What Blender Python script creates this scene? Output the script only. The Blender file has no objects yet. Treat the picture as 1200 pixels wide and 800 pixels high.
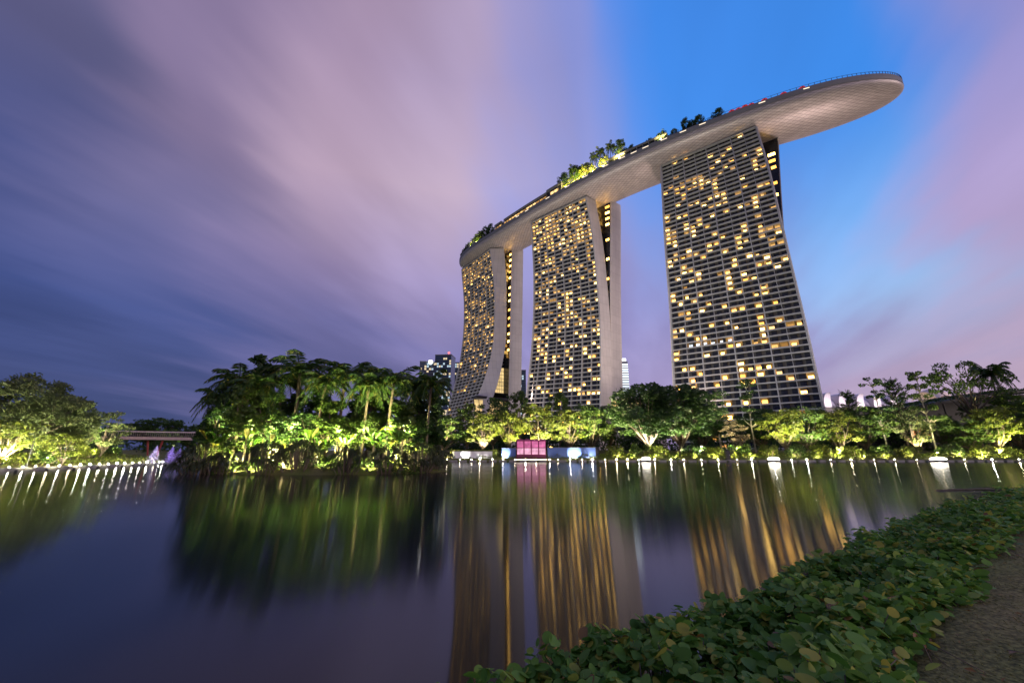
import bpy, math, random
import numpy as np
from math import radians as R, sin, cos, pi
from mathutils import Vector, Matrix

random.seed(7)
rng = np.random.default_rng(11)
scn = bpy.context.scene
COL = scn.collection

# ------------------------------------------------------------------ camera
CAM_Z = 2.0
PITCH = math.atan((529 - 400) / 467)
cam_d = bpy.data.cameras.new('camera')
cam = bpy.data.objects.new('camera', cam_d); COL.objects.link(cam)
cam.location = (0, 0, CAM_Z)
cam.rotation_euler = (pi / 2 + PITCH, 0, 0)
cam_d.sensor_width = 36; cam_d.lens = 36 * 467 / 1200
cam_d.clip_start = 0.05; cam_d.clip_end = 9000
scn.camera = cam

# ------------------------------------------------------------------ world
SUN_AZ, SUN_EL = 128.0, 9.0           # compass azimuth from +Y clockwise; soft dusk glow behind the camera's right shoulder
world = bpy.data.worlds.new('World'); scn.world = world
world.use_nodes = True
wt = world.node_tree; wt.nodes.clear()
def srgb(r, g, b):
    f = lambda c: (c / 255 / 12.92) if c / 255 <= 0.04045 else ((c / 255 + 0.055) / 1.055) ** 2.4
    return (f(r), f(g), f(b), 1)

def build_sky():
    N = wt.nodes; Lk = wt.links.new
    def math_(op, a, b=None, c=None, clamp=False):
        n = N.new('ShaderNodeMath'); n.operation = op; n.use_clamp = clamp
        for i, v in enumerate((a, b, c)):
            if v is None: continue
            if isinstance(v, (int, float)): n.inputs[i].default_value = v
            else: Lk(v, n.inputs[i])
        return n.outputs[0]
    tc = N.new('ShaderNodeTexCoord'); sep = N.new('ShaderNodeSeparateXYZ')
    Lk(tc.outputs['Generated'], sep.inputs[0])
    x, y, z = sep.outputs
    zc = math_('ADD', math_('MAXIMUM', z, 0.0), 0.16)
    px = math_('DIVIDE', x, zc); py = math_('DIVIDE', y, zc)
    # cloud sheet coordinates, turned so that the long-exposure streaks run along one wind direction
    def rotated(deg, sx, sy, oz):
        a = R(deg)
        u = math_('SUBTRACT', math_('MULTIPLY', px, cos(a)), math_('MULTIPLY', py, sin(a)))
        v = math_('ADD', math_('MULTIPLY', px, sin(a)), math_('MULTIPLY', py, cos(a)))
        cb = N.new('ShaderNodeCombineXYZ')
        Lk(math_('MULTIPLY', u, sx), cb.inputs[0]); Lk(math_('MULTIPLY', v, sy), cb.inputs[1]); cb.inputs[2].default_value = oz
        return cb.outputs[0]
    def noise(vec, scale, detail, rough=0.5):
        n = N.new('ShaderNodeTexNoise'); n.inputs['Scale'].default_value = scale
        n.inputs['Detail'].default_value = detail; n.inputs['Roughness'].default_value = rough
        Lk(vec, n.inputs['Vector']); return n.outputs['Fac']
    n1 = noise(rotated(14, 1.5, 0.28, 0.0), 1.0, 3.0)
    n2 = noise(rotated(14, 1.3, 0.25, 7.3), 1.0, 2.0)
    n3 = noise(rotated(14, 4.5, 0.45, 3.1), 1.0, 3.0, 0.45)
    n4 = noise(rotated(24, 2.6, 0.9, 5.7), 1.0, 4.0, 0.5)
    az = math_('ARCTAN2', x, y)
    el = math_('ARCSINE', z)
    azw = math_('ADD', az, math_('MULTIPLY', math_('SUBTRACT', n1, 0.5), 0.60))
    azw = math_('ADD', azw, math_('MULTIPLY', math_('SUBTRACT', n4, 0.5), 0.42))
    azw = math_('ADD', azw, math_('MULTIPLY', math_('SUBTRACT', n3, 0.5), 0.13))
    elw = math_('ADD', el, math_('MULTIPLY', math_('SUBTRACT', n2, 0.5), 0.30))
    t = math_('DIVIDE', math_('ADD', azw, R(65)), R(130), clamp=True)
    cols = [(-58 + 65) / 130, (-45 + 65) / 130, (-27 + 65) / 130, (-8 + 65) / 130, (10 + 65) / 130, (27 + 65) / 130, (45 + 65) / 130, (58 + 65) / 130]
    rows = [
        (0,  [(56, 66, 108), (62, 72, 118), (106, 103, 145), (142, 128, 168), (166, 148, 182), (176, 156, 188), (190, 166, 190), (190, 166, 184)]),
        (7,  [(60, 71, 118), (66, 77, 126), (98, 98, 148), (130, 123, 170), (156, 146, 192), (166, 152, 196), (178, 160, 192), (184, 162, 188)]),
        (15, [(64, 79, 136), (78, 91, 150), (108, 107, 158), (126, 122, 174), (150, 144, 198), (162, 158, 210), (158, 190, 238), (176, 158, 196)]),
        (25, [(76, 85, 138), (112, 109, 154), (140, 126, 166), (166, 152, 194), (154, 152, 208), (130, 156, 224), (118, 172, 240), (170, 156, 204)]),
        (37, [(92, 92, 134), (132, 118, 154), (184, 160, 184), (200, 178, 202), (150, 158, 220), (70, 144, 238), (66, 144, 240), (146, 146, 208)]),
        (50, [(106, 102, 140), (138, 122, 158), (168, 146, 176), (178, 160, 194), (138, 148, 214), (66, 136, 230), (64, 136, 230), (130, 140, 206)]),
    ]
    prev = None
    for i, (e, cc) in enumerate(rows):
        cr = N.new('ShaderNodeValToRGB'); cr.color_ramp.interpolation = 'EASE'
        els = cr.color_ramp.elements
        while len(els) < len(cols): els.new(0.5)
        for k, c in enumerate(cc):
            els[k].position = cols[k]
        for k, c in enumerate(cc):
            els[k].color = srgb(*c)
        Lk(t, cr.inputs[0])
        if prev is None: prev = cr.outputs[0]; pe = e; continue
        f = math_('DIVIDE', math_('SUBTRACT', elw, R(pe)), R(e - pe), clamp=True)
        f = math_('SMOOTHSTEP', f, 0.0, 1.0) if False else f
        mx = N.new('ShaderNodeMix'); mx.data_type = 'RGBA'
        Lk(f, mx.inputs[0]); Lk(prev, mx.inputs[6]); Lk(cr.outputs[0], mx.inputs[7])
        prev = mx.outputs[2]; pe = e
    # fine streaks: slightly lighter and darker cloud
    gain = math_('ADD', 0.53, math_('ADD', math_('ADD', math_('MULTIPLY', n3, 0.24), math_('MULTIPLY', n4, 0.40)), math_('MULTIPLY', n1, 0.30)))
    vm = N.new('ShaderNodeVectorMath'); vm.operation = 'SCALE'
    Lk(prev, vm.inputs[0]); Lk(gain, vm.inputs['Scale'])
    bg = N.new('ShaderNodeBackground'); bg.inputs['Strength'].default_value = 1.0
    Lk(vm.outputs[0], bg.inputs['Color'])
    # the clear air itself, sun below the cloud, at dusk strength
    st = N.new('ShaderNodeTexSky'); st.sky_type = 'NISHITA'; st.sun_disc = False
    st.sun_elevation = R(SUN_EL); st.sun_rotation = R(SUN_AZ)
    bg2 = N.new('ShaderNodeBackground'); bg2.inputs['Strength'].default_value = 0.0015
    Lk(st.outputs[0], bg2.inputs['Color'])
    ad = N.new('ShaderNodeAddShader'); Lk(bg.outputs[0], ad.inputs[0]); Lk(bg2.outputs[0], ad.inputs[1])
    out = N.new('ShaderNodeOutputWorld'); Lk(ad.outputs[0], out.inputs['Surface'])
build_sky()

# ------------------------------------------------------------------ sun
sd = bpy.data.lights.new('sun', 'SUN'); sd.energy = 1.05; sd.angle = R(25); sd.color = (1.0, 0.80, 0.68)
so = bpy.data.objects.new('sun', sd); COL.objects.link(so)
a = R(SUN_AZ); so_dir = Vector((sin(a) * cos(R(SUN_EL)), cos(a) * cos(R(SUN_EL)), sin(R(SUN_EL))))
so.rotation_euler = so_dir.to_track_quat('Z', 'Y').to_euler()

# ------------------------------------------------------------------ exposure
vs = scn.view_settings
vs.view_transform = 'Standard'; vs.look = 'None'; vs.exposure = 0; vs.gamma = 1; vs.use_curve_mapping = False
scn.cycles.max_bounces = 6; scn.cycles.diffuse_bounces = 2; scn.cycles.glossy_bounces = 3
scn.cycles.transmission_bounces = 3; scn.cycles.transparent_max_bounces = 6
scn.cycles.sample_clamp_indirect = 4.0
scn.cycles.use_light_tree = True
scn.cycles.use_denoising = True

# ------------------------------------------------------------------ helpers
def at(px, Y, z=None, py=None):
    """a ground position from a column of the photograph's survey and a distance"""
    yy = 529 if py is None else py
    b = -(yy - 400) / 467
    return ((px - 600) / 467) / (cos(PITCH) - b * sin(PITCH)) * Y

def new_mat(name):
    m = bpy.data.materials.new(name); m.use_nodes = True
    return m, m.node_tree.nodes, m.node_tree.links.new

def pbr(name, col, rough=0.6, metal=0.0, noise=0.0, scale=4.0, bump=0.0, spec=0.5, emit=None, estr=0.0):
    m, N, Lk = new_mat(name)
    p = N['Principled BSDF']
    p.inputs['Base Color'].default_value = (*col, 1); p.inputs['Roughness'].default_value = rough
    p.inputs['Metallic'].default_value = metal; p.inputs['Specular IOR Level'].default_value = spec
    if noise or bump:
        tc = N.new('ShaderNodeTexCoord'); n = N.new('ShaderNodeTexNoise'); n.inputs['Scale'].default_value = scale
        n.inputs['Detail'].default_value = 5; Lk(tc.outputs['Object'], n.inputs['Vector'])
        if noise:
            r = N.new('ShaderNodeMapRange'); r.inputs['From Min'].default_value = 0.3; r.inputs['From Max'].default_value = 0.7
            r.inputs['To Min'].default_value = 1 - noise; r.inputs['To Max'].default_value = 1 + noise
            Lk(n.outputs['Fac'], r.inputs['Value'])
            v = N.new('ShaderNodeVectorMath'); v.operation = 'SCALE'; v.inputs[0].default_value = col
            Lk(r.outputs[0], v.inputs['Scale']); Lk(v.outputs[0], p.inputs['Base Color'])
        if bump:
            b = N.new('ShaderNodeBump'); b.inputs['Strength'].default_value = bump; b.inputs['Distance'].default_value = 0.05
            Lk(n.outputs['Fac'], b.inputs['Height']); Lk(b.outputs[0], p.inputs['Normal'])
    if emit:
        p.inputs['Emission Color'].default_value = (*emit, 1); p.inputs['Emission Strength'].default_value = estr
    return m

def emission(name, col, s, sampling='AUTO', noise=0.0, scale=0.3):
    m, N, Lk = new_mat(name); N.remove(N['Principled BSDF'])
    e = N.new('ShaderNodeEmission'); e.inputs[0].default_value = (*col, 1); e.inputs[1].default_value = s
    if noise:
        tc = N.new('ShaderNodeTexCoord'); n = N.new('ShaderNodeTexNoise'); n.inputs['Scale'].default_value = scale
        Lk(tc.outputs['Object'], n.inputs['Vector'])
        r = N.new('ShaderNodeMapRange'); r.inputs['From Min'].default_value = 0.3; r.inputs['From Max'].default_value = 0.7
        r.inputs['To Min'].default_value = s * (1 - noise); r.inputs['To Max'].default_value = s * (1 + noise)
        Lk(n.outputs['Fac'], r.inputs['Value']); Lk(r.outputs[0], e.inputs[1])
    Lk(e.outputs[0], N['Material Output'].inputs[0])
    m.cycles.emission_sampling = sampling
    return m

def leaf_mat(name, c1, c2, c3=None, trans=0.35, rough=0.5, tc_mul=1.6, spec=0.4):
    """leaf: colour varies leaf by leaf; a share of the light comes through"""
    m, N, Lk = new_mat(name)
    p = N['Principled BSDF']; p.inputs['Roughness'].default_value = rough; p.inputs['Specular IOR Level'].default_value = spec
    g = N.new('ShaderNodeNewGeometry'); cr = N.new('ShaderNodeValToRGB'); e = cr.color_ramp.elements
    e[0].position = 0.0; e[0].color = (*c1, 1); e[1].position = 0.8; e[1].color = (*c2, 1)
    if c3: k = e.new(0.97); k.color = (*c3, 1)
    Lk(g.outputs['Random Per Island'], cr.inputs[0]); Lk(cr.outputs[0], p.inputs['Base Color'])
    t = N.new('ShaderNodeBsdfTranslucent'); mu = N.new('ShaderNodeVectorMath'); mu.operation = 'SCALE'; mu.inputs['Scale'].default_value = tc_mul
    Lk(cr.outputs[0], mu.inputs[0]); Lk(mu.outputs[0], t.inputs[0])
    mx = N.new('ShaderNodeMixShader'); mx.inputs[0].default_value = trans
    Lk(p.outputs[0], mx.inputs[1]); Lk(t.outputs[0], mx.inputs[2]); Lk(mx.outputs[0], N['Material Output'].inputs[0])
    return m

class MB:
    """collects geometry for ONE mesh object"""
    def __init__(s): s.v = []; s.f = []; s.m = []; s.n = 0
    def add(s, verts, faces, mat=0):
        verts = [tuple(p) for p in verts]
        s.v += verts; s.f += [tuple(i + s.n for i in f) for f in faces]; s.m += [mat] * len(faces); s.n += len(verts)
    def quad(s, a, b, c, d, mat=0): s.add((a, b, c, d), ((0, 1, 2, 3),), mat)
    def hexa(s, p, mat=0):   # p: bottom 4 then top 4
        s.add(p, ((3, 2, 1, 0), (4, 5, 6, 7), (0, 1, 5, 4), (1, 2, 6, 5), (2, 3, 7, 6), (3, 0, 4, 7)), mat)
    def box(s, x0, y0, z0, x1, y1, z1, mat=0):
        s.hexa([(x0, y0, z0), (x1, y0, z0), (x1, y1, z0), (x0, y1, z0), (x0, y0, z1), (x1, y0, z1), (x1, y1, z1), (x0, y1, z1)], mat)
    def tube(s, pts, rad, seg=7, mat=0, cap=True):
        pts = [Vector(p) for p in pts]
        if not hasattr(rad, '__len__'): rad = [rad] * len(pts)
        rings = []
        for i, p in enumerate(pts):
            d = (pts[min(i + 1, len(pts) - 1)] - pts[max(i - 1, 0)]).normalized()
            up = Vector((0, 0, 1)) if abs(d.z) < 0.9 else Vector((1, 0, 0))
            a = d.cross(up).normalized(); b = d.cross(a)
            rings += [p + (a * cos(2 * pi * k / seg) + b * sin(2 * pi * k / seg)) * rad[i] for k in range(seg)]
        f = []
        for i in range(len(pts) - 1):
            for k in range(seg):
                f.append((i * seg + k, i * seg + (k + 1) % seg, (i + 1) * seg + (k + 1) % seg, (i + 1) * seg + k))
        if cap: f += [tuple(range(seg))[::-1], tuple(range((len(pts) - 1) * seg, len(pts) * seg))]
        s.add(rings, f, mat)
    def lathe(s, prof, c=(0, 0, 0), seg=16, mat=0):
        v = [(c[0] + r * cos(2 * pi * k / seg), c[1] + r * sin(2 * pi * k / seg), c[2] + z) for r, z in prof for k in range(seg)]
        f = [(i * seg + k, i * seg + (k + 1) % seg, (i + 1) * seg + (k + 1) % seg, (i + 1) * seg + k) for i in range(len(prof) - 1) for k in range(seg)]
        s.add(v, f, mat)
    def arr(s, V, F, mat=0):     # numpy arrays
        s.v += [tuple(p) for p in V.tolist()]; s.f += [tuple(q) for q in (F + s.n).tolist()]; s.m += [mat] * len(F); s.n += len(V)
    def mesh(s, name, mats, smooth=False):
        me = bpy.data.meshes.new(name); me.from_pydata(s.v, [], s.f)
        for m in (mats if isinstance(mats, (list, tuple)) else [mats]): me.materials.append(m)
        if len(me.materials) > 1: me.polygons.foreach_set('material_index', s.m)
        if smooth: me.polygons.foreach_set('use_smooth', [True] * len(s.f))
        me.update(); return me
    def build(s, name, mats, parent=None, smooth=False):
        return link(name, s.mesh(name, mats, smooth), parent)

def link(name, me, parent=None):
    o = bpy.data.objects.new(name, me); COL.objects.link(o)
    if parent: o.parent = parent
    return o
def tag(o, label, cat, group=None, kind=None):
    o['label'] = label; o['category'] = cat
    if group: o['group'] = group
    if kind: o['kind'] = kind
    return o
def empty(name, loc, rz=0.0, sc=1.0):
    o = bpy.data.objects.new(name, None); COL.objects.link(o)
    o.location = loc; o.rotation_euler = (0, 0, rz); o.scale = sc if hasattr(sc, '__len__') else (sc,) * 3
    o.empty_display_size = 0.3
    return o
def structure(o): o['kind'] = 'structure'; return o
def spot(name, loc, target, power, size_deg, col, blend=0.6, radius=0.3, parent=None):
    d = bpy.data.lights.new(name, 'SPOT'); d.energy = power; d.spot_size = R(size_deg); d.spot_blend = blend
    d.color = col; d.shadow_soft_size = radius
    o = bpy.data.objects.new(name, d); COL.objects.link(o)
    o.location = loc; o.rotation_euler = (Vector(target) - Vector(loc)).to_track_quat('-Z', 'Y').to_euler()
    return o
def itp(z, zs, vals):        # smooth (monotone-ish) interpolation
    zs = np.asarray(zs, float); vals = np.asarray(vals, float)
    d = np.gradient(vals, zs)
    i = int(np.clip(np.searchsorted(zs, z) - 1, 0, len(zs) - 2)); h = zs[i + 1] - zs[i]; t = (z - zs[i]) / h
    return (2*t**3-3*t**2+1)*vals[i] + (t**3-2*t**2+t)*h*d[i] + (-2*t**3+3*t**2)*vals[i+1] + (t**3-t**2)*h*d[i+1]

# ------------------------------------------------------------------ materials
M_wall   = pbr('pale_cladding', (0.62, 0.57, 0.54), 0.55, noise=0.06, scale=0.15)
def panelled(name, col, joint):
    m = pbr(name, col, .55, noise=.07, scale=.12); N = m.node_tree.nodes; Lk = m.node_tree.links.new; p = N['Principled BSDF']
    base = p.inputs['Base Color'].links[0].from_socket
    tc = N.new('ShaderNodeTexCoord'); sx = N.new('ShaderNodeSeparateXYZ'); cb = N.new('ShaderNodeCombineXYZ'); Lk(tc.outputs['Object'], sx.inputs[0])
    Lk(sx.outputs[1], cb.inputs[0]); Lk(sx.outputs[2], cb.inputs[1])
    br = N.new('ShaderNodeTexBrick'); br.offset = 0; br.inputs['Scale'].default_value = 1; br.inputs['Brick Width'].default_value = 3.4; br.inputs['Row Height'].default_value = 6.6
    br.inputs['Mortar Size'].default_value = .09; br.inputs['Color1'].default_value = (1, 1, 1, 1); br.inputs['Color2'].default_value = (.94, .94, .94, 1); br.inputs['Mortar'].default_value = (joint, joint, joint, 1)
    Lk(cb.outputs[0], br.inputs[0]); mx = N.new('ShaderNodeMix'); mx.data_type = 'RGBA'; mx.blend_type = 'MULTIPLY'; mx.inputs[0].default_value = 1
    Lk(base, mx.inputs[6]); Lk(br.outputs[0], mx.inputs[7]); Lk(mx.outputs[2], p.inputs['Base Color'])
    return m
M_wall   = panelled('pale_cladding', (0.60, 0.55, 0.53), .72)
M_grid   = pbr('balcony_concrete', (0.39, 0.385, 0.375), 0.6, noise=0.08, scale=0.3)
M_dark   = pbr('dark_recess', (0.03, 0.03, 0.032), 0.6)
M_glass  = pbr('dark_window_glass', (0.016, 0.018, 0.024), 0.12, noise=0.5, scale=0.4)
M_room   = pbr('dim_curtain_and_shade', (0.055, 0.05, 0.045), 0.7)
def room_light(name, dark, mid, bright, s0, s1):
    """rooms differ: lamp colour and strength change window by window"""
    m, N, Lk = new_mat(name); N.remove(N['Principled BSDF'])
    g = N.new('ShaderNodeNewGeometry'); oi = N.new('ShaderNodeObjectInfo')
    ad = N.new('ShaderNodeMath'); ad.operation = 'ADD'; Lk(g.outputs['Random Per Island'], ad.inputs[0]); Lk(oi.outputs['Random'], ad.inputs[1])
    fr = N.new('ShaderNodeMath'); fr.operation = 'FRACT'; Lk(ad.outputs[0], fr.inputs[0])
    cr = N.new('ShaderNodeValToRGB'); e = cr.color_ramp.elements
    e[0].color = (*dark, 1); e[1].color = (*bright, 1); k = e.new(.55); k.color = (*mid, 1); Lk(fr.outputs[0], cr.inputs[0])
    tc = N.new('ShaderNodeTexCoord'); n = N.new('ShaderNodeTexNoise'); n.inputs['Scale'].default_value = 1.1; Lk(tc.outputs['Object'], n.inputs['Vector'])
    f2 = N.new('ShaderNodeMath'); f2.operation = 'MULTIPLY'; Lk(fr.outputs[0], f2.inputs[0]); Lk(n.outputs['Fac'], f2.inputs[1])
    r = N.new('ShaderNodeMapRange'); r.inputs['From Min'].default_value = 0.02; r.inputs['From Max'].default_value = 0.5
    r.inputs['To Min'].default_value = s0; r.inputs['To Max'].default_value = s1; Lk(f2.outputs[0], r.inputs['Value'])
    em = N.new('ShaderNodeEmission'); Lk(cr.outputs[0], em.inputs[0]); Lk(r.outputs[0], em.inputs[1]); Lk(em.outputs[0], N['Material Output'].inputs[0])
    m.cycles.emission_sampling = 'NONE'
    return m
M_lit    = room_light('lit_room', (1.0, .45, .075), (1.0, .52, .10), (1.0, .62, .16), 2.6, 13.0)
M_amber  = room_light('lit_curtain_and_shade', (.8, .40, .11), (.85, .48, .15), (.8, .42, .16), .12, .8)
M_dim    = room_light('dim_lit_room', (.9, .45, .12), (.95, .54, .17), (1.0, .62, .24), .45, 2.2)
M_cool   = emission('cool_lit_room', (0.9, 0.95, 1.0), 1.2, 'NONE', 0.4, 0.9)
M_lobby  = emission('lobby_light', (1.0, 0.70, 0.30), 0.9, 'NONE', 0.35, 0.12)
M_steel  = pbr('pale_steel', (0.55, 0.55, 0.55), 0.4, 0.3)
M_rim    = pbr('grey_fascia', (0.17, 0.17, 0.175), 0.5, noise=0.08, scale=0.2)
M_deck   = pbr('deck_boards', (0.22, 0.17, 0.13), 0.7)
M_slot   = emission('rim_light', (1.0, 0.82, 0.6), 1.6, 'NONE')
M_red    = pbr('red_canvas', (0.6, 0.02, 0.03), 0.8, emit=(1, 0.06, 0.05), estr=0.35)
M_bark   = pbr('bark', (0.13, 0.10, 0.075), 0.85, noise=0.35, scale=3.0, bump=0.5)
M_pbark  = pbr('pale_bark', (0.30, 0.27, 0.22), 0.8, noise=0.3, scale=3.0, bump=0.4)
M_stone  = pbr('kerb_stone', (0.26, 0.25, 0.23), 0.7, noise=0.25, scale=1.5, bump=0.3)
M_soil   = pbr('soil', (0.05, 0.042, 0.028), 0.95, noise=0.5, scale=2.0, bump=0.5)
M_black  = pbr('black_metal', (0.02, 0.02, 0.022), 0.45)
M_lens   = emission('lamp_lens', (1.0, 0.90, 0.70), 260.0)
M_up     = emission('uplight_lens', (1.0, 0.96, 0.7), 6.0)

L_mid   = leaf_mat('mid_green_leaf', (0.03, 0.065, 0.010), (0.065, 0.115, 0.016), (0.12, 0.15, 0.03))
L_dark  = leaf_mat('dark_green_leaf', (0.016, 0.045, 0.010), (0.035, 0.075, 0.014), (0.05, 0.09, 0.02))
L_lime  = leaf_mat('lime_leaf', (0.075, 0.105, 0.012), (0.135, 0.165, 0.02), (0.2, 0.2, 0.03))
L_grey  = leaf_mat('grey_green_leaf', (0.045, 0.065, 0.022), (0.085, 0.11, 0.035), (0.14, 0.15, 0.06))
L_beige = leaf_mat('beige_leaf', (0.22, 0.17, 0.10), (0.32, 0.26, 0.17), (0.4, 0.33, 0.22))
L_palm  = leaf_mat('palm_leaf', (0.022, 0.055, 0.010), (0.045, 0.09, 0.014), (0.14, 0.12, 0.02))
L_reed  = leaf_mat('strap_leaf', (0.030, 0.045, 0.014), (0.060, 0.075, 0.022), (0.12, 0.10, 0.04))
L_near  = leaf_mat('creeper_leaf', (0.050, 0.140, 0.018), (0.165, 0.310, 0.050), (0.36, 0.34, 0.05), trans=0.3, rough=0.5, spec=0.18)
L_dead  = leaf_mat('dry_leaf', (0.16, 0.07, 0.02), (0.24, 0.13, 0.03), None, trans=0.2)

# ================================================================== GROUND, WATER
SHORE_Y = 84.3
ISL = (-19.0, 45.0, 12.0, 7.6)       # island: centre, radii
def near_bank_edge(y):               # x of the near bank's waterline at depth y
    return float(np.interp(y, [-30, -6, 0, 2.2, 3.4, 4.7, 8.1, 11.1, 15, 22, 40, 84], [-9, -3.4, -1.6, -0.15, 1.1, 2.9, 7.0, 11.7, 18.4, 33, 75, 180]))
def left_shore(y): return float(np.interp(y, [-60, 20, 42, 64, 70, 84, 112], [-46, -50, -52.5, -54.5, -57, -62, -66]))
def ground_h(x, y):
    """signed distance-like height: < 0 in the lake basin"""
    d = []
    d.append(y - SHORE_Y - 0.35 if x > -40 else y - 112)      # far bank; a creek runs on under the bridge
    if x < -20: d.append(left_shore(y) - 0.35 - x)
    q = math.hypot((x - ISL[0]) / ISL[2], (y - ISL[1]) / ISL[3]); isl = (1 - q) * 7.5
    nb = (x - near_bank_edge(y)) * 0.55
    if y > 60: nb = -9
    h = max(max(d), isl if isl > -6 else -9, nb)
    if h == nb or (y < 40 and x > near_bank_edge(y) - 1.5):
        return float(np.interp(nb, [-3, 0, 0.45, 1.1, 30, 60], [-1.2, 0.0, 0.36, 0.55, 0.62, 1.0]))
    if h == isl: return float(np.interp(isl, [-4, 0, 1.0, 3, 7], [-1.2, 0.02, 0.45, 0.8, 1.1]))
    return float(np.interp(h, [-3, -0.3, 0.0, 1.0, 4, 25, 60], [-1.2, -1.0, 0.3, 0.55, 1.1, 2.3, 2.6]))

def build_ground():
    def axis(parts):
        o = []
        for a_, b_, st in parts: o += list(np.arange(a_, b_, st))
        return o
    xs = axis([(-4000, -400, 600), (-400, -110, 40), (-110, -66, 4), (-66, -46, 0.5), (-46, -34, 1.0), (-34, -4, 0.75), (-4, 6, 0.3), (6, 24, 0.6), (24, 60, 2), (60, 200, 6), (200, 420, 40), (420, 4001, 600)])
    ys = axis([(-3000, -200, 400), (-200, -20, 20), (-20, -4, 2), (-4, 8, 0.3), (8, 20, 0.6), (20, 36, 1.2), (36, 54, 0.75), (54, 82, 2), (82, 90, 0.5), (90, 120, 2), (120, 420, 30), (420, 6001, 600)])
    nx, ny = len(xs), len(ys)
    v = []
    for y in ys:
        for x in xs:
            h = ground_h(x, y)
            if h > 0.4 and y < 20 and abs(x) < 30: h += 0.035 * sin(2.1 * x + 1.3 * y) + 0.025 * sin(3.7 * y - 2.2 * x)
            v.append((x, y, h))
    f = [(j * nx + i, j * nx + i + 1, (j + 1) * nx + i + 1, (j + 1) * nx + i) for j in range(ny - 1) for i in range(nx - 1)]
    mb = MB(); mb.add(v, f)
    m, N, Lk = new_mat('ground_turf')
    p = N['Principled BSDF']; p.inputs['Roughness'].default_value = 0.95; p.inputs['Specular IOR Level'].default_value = 0.2
    tc = N.new('ShaderNodeTexCoord')
    a_ = N.new('ShaderNodeTexNoise'); a_.inputs['Scale'].default_value = 0.55; a_.inputs['Detail'].default_value = 6
    b_ = N.new('ShaderNodeTexNoise'); b_.inputs['Scale'].default_value = 26; b_.inputs['Detail'].default_value = 6
    Lk(tc.outputs['Object'], a_.inputs['Vector']); Lk(tc.outputs['Object'], b_.inputs['Vector'])
    cr = N.new('ShaderNodeValToRGB'); e = cr.color_ramp.elements
    e[0].position = 0.35; e[0].color = (0.185, 0.165, 0.075, 1); e[1].position = 0.62; e[1].color = (0.130, 0.165, 0.045, 1)
    Lk(a_.outputs['Fac'], cr.inputs[0])
    cr2 = N.new('ShaderNodeValToRGB'); e = cr2.color_ramp.elements
    e[0].position = 0.3; e[0].color = (0.35, 0.35, 0.35, 1); e[1].position = 0.75; e[1].color = (1.7, 1.6, 1.4, 1)
    Lk(b_.outputs['Fac'], cr2.inputs[0])
    mx = N.new('ShaderNodeMix'); mx.data_type = 'RGBA'; mx.blend_type = 'MULTIPLY'; mx.inputs[0].default_value = 1
    Lk(cr.outputs[0], mx.inputs[6]); Lk(cr2.outputs[0], mx.inputs[7]); Lk(mx.outputs[2], p.inputs['Base Color'])
    bu = N.new('ShaderNodeBump'); bu.inputs['Strength'].default_value = 0.55; bu.inputs['Distance'].default_value = 0.03
    Lk(b_.outputs['Fac'], bu.inputs['Height']); Lk(bu.outputs[0], p.inputs['Normal'])
    structure(mb.build('ground', m, smooth=True))

def build_water():
    m, N, Lk = new_mat('lake_water')
    p = N['Principled BSDF']
    p.inputs['Base Color'].default_value = (0.004, 0.008, 0.011, 1)
    p.inputs['IOR'].default_value = 1.33; p.inputs['Specular IOR Level'].default_value = 0.5
    tc = N.new('ShaderNodeTexCoord')
    mp = N.new('ShaderNodeMapping'); mp.inputs['Scale'].default_value = (0.05, 0.14, 1); Lk(tc.outputs['Object'], mp.inputs[0])
    n = N.new('ShaderNodeTexNoise'); n.inputs['Scale'].default_value = 1; n.inputs['Detail'].default_value = 3
    Lk(mp.outputs[0], n.inputs['Vector'])
    r = N.new('ShaderNodeMapRange'); r.inputs['From Min'].default_value = 0.3; r.inputs['From Max'].default_value = 0.7
    r.inputs['To Min'].default_value = 0.070; r.inputs['To Max'].default_value = 0.098
    Lk(n.outputs['Fac'], r.inputs['Value']); Lk(r.outputs[0], p.inputs['Roughness'])
    # wavelets run across the lake, so the minutes-long exposure smears reflections along the view
    p.inputs['Anisotropic'].default_value = 0.97
    tg = N.new('ShaderNodeCombineXYZ'); tg.inputs[0].default_value = 0.0; tg.inputs[1].default_value = 1.0
    Lk(tg.outputs[0], p.inputs['Tangent'])
    mb = MB(); mb.quad((-120, -120, 0), (220, -120, 0), (220, 116, 0), (-120, 116, 0))
    structure(mb.build('lake_water', m))
build_ground(); build_water()

# kerbs along the lake
def kerb(name, pts, w, z0, z1, label, mat):
    mb = MB()
    for (a_, b_) in zip(pts[:-1], pts[1:]):
        A, B = Vector((*a_, 0)), Vector((*b_, 0)); d = (B - A); n = Vector((d.y, -d.x, 0)).normalized() * w
        k = max(1, int(d.length / 2.0))
        for i in range(k):
            P, Q = A + d * (i / k + 0.004), A + d * ((i + 1) / k - 0.004)
            dz = random.uniform(-0.012, 0.012)
            mb.hexa([P + Vector((0, 0, z0)), Q + Vector((0, 0, z0)), Q - n + Vector((0, 0, z0)), P - n + Vector((0, 0, z0)),
                     P + Vector((0, 0, z1 + dz)), Q + Vector((0, 0, z1 + dz)), Q - n + Vector((0, 0, z1 + dz)), P - n + Vector((0, 0, z1 + dz))])
    return structure(mb.build(name, mat))
kerb('far_shore_kerb', [(-40, SHORE_Y), (-11, SHORE_Y), (60, SHORE_Y), (150, SHORE_Y)], 0.7, -1.1, 0.34, '', M_stone)
kerb('left_shore_kerb', [(left_shore(y), y) for y in (24, 34, 42, 50, 57, 64, 70)], 0.7, -1.1, 0.36, '', M_stone)

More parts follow.
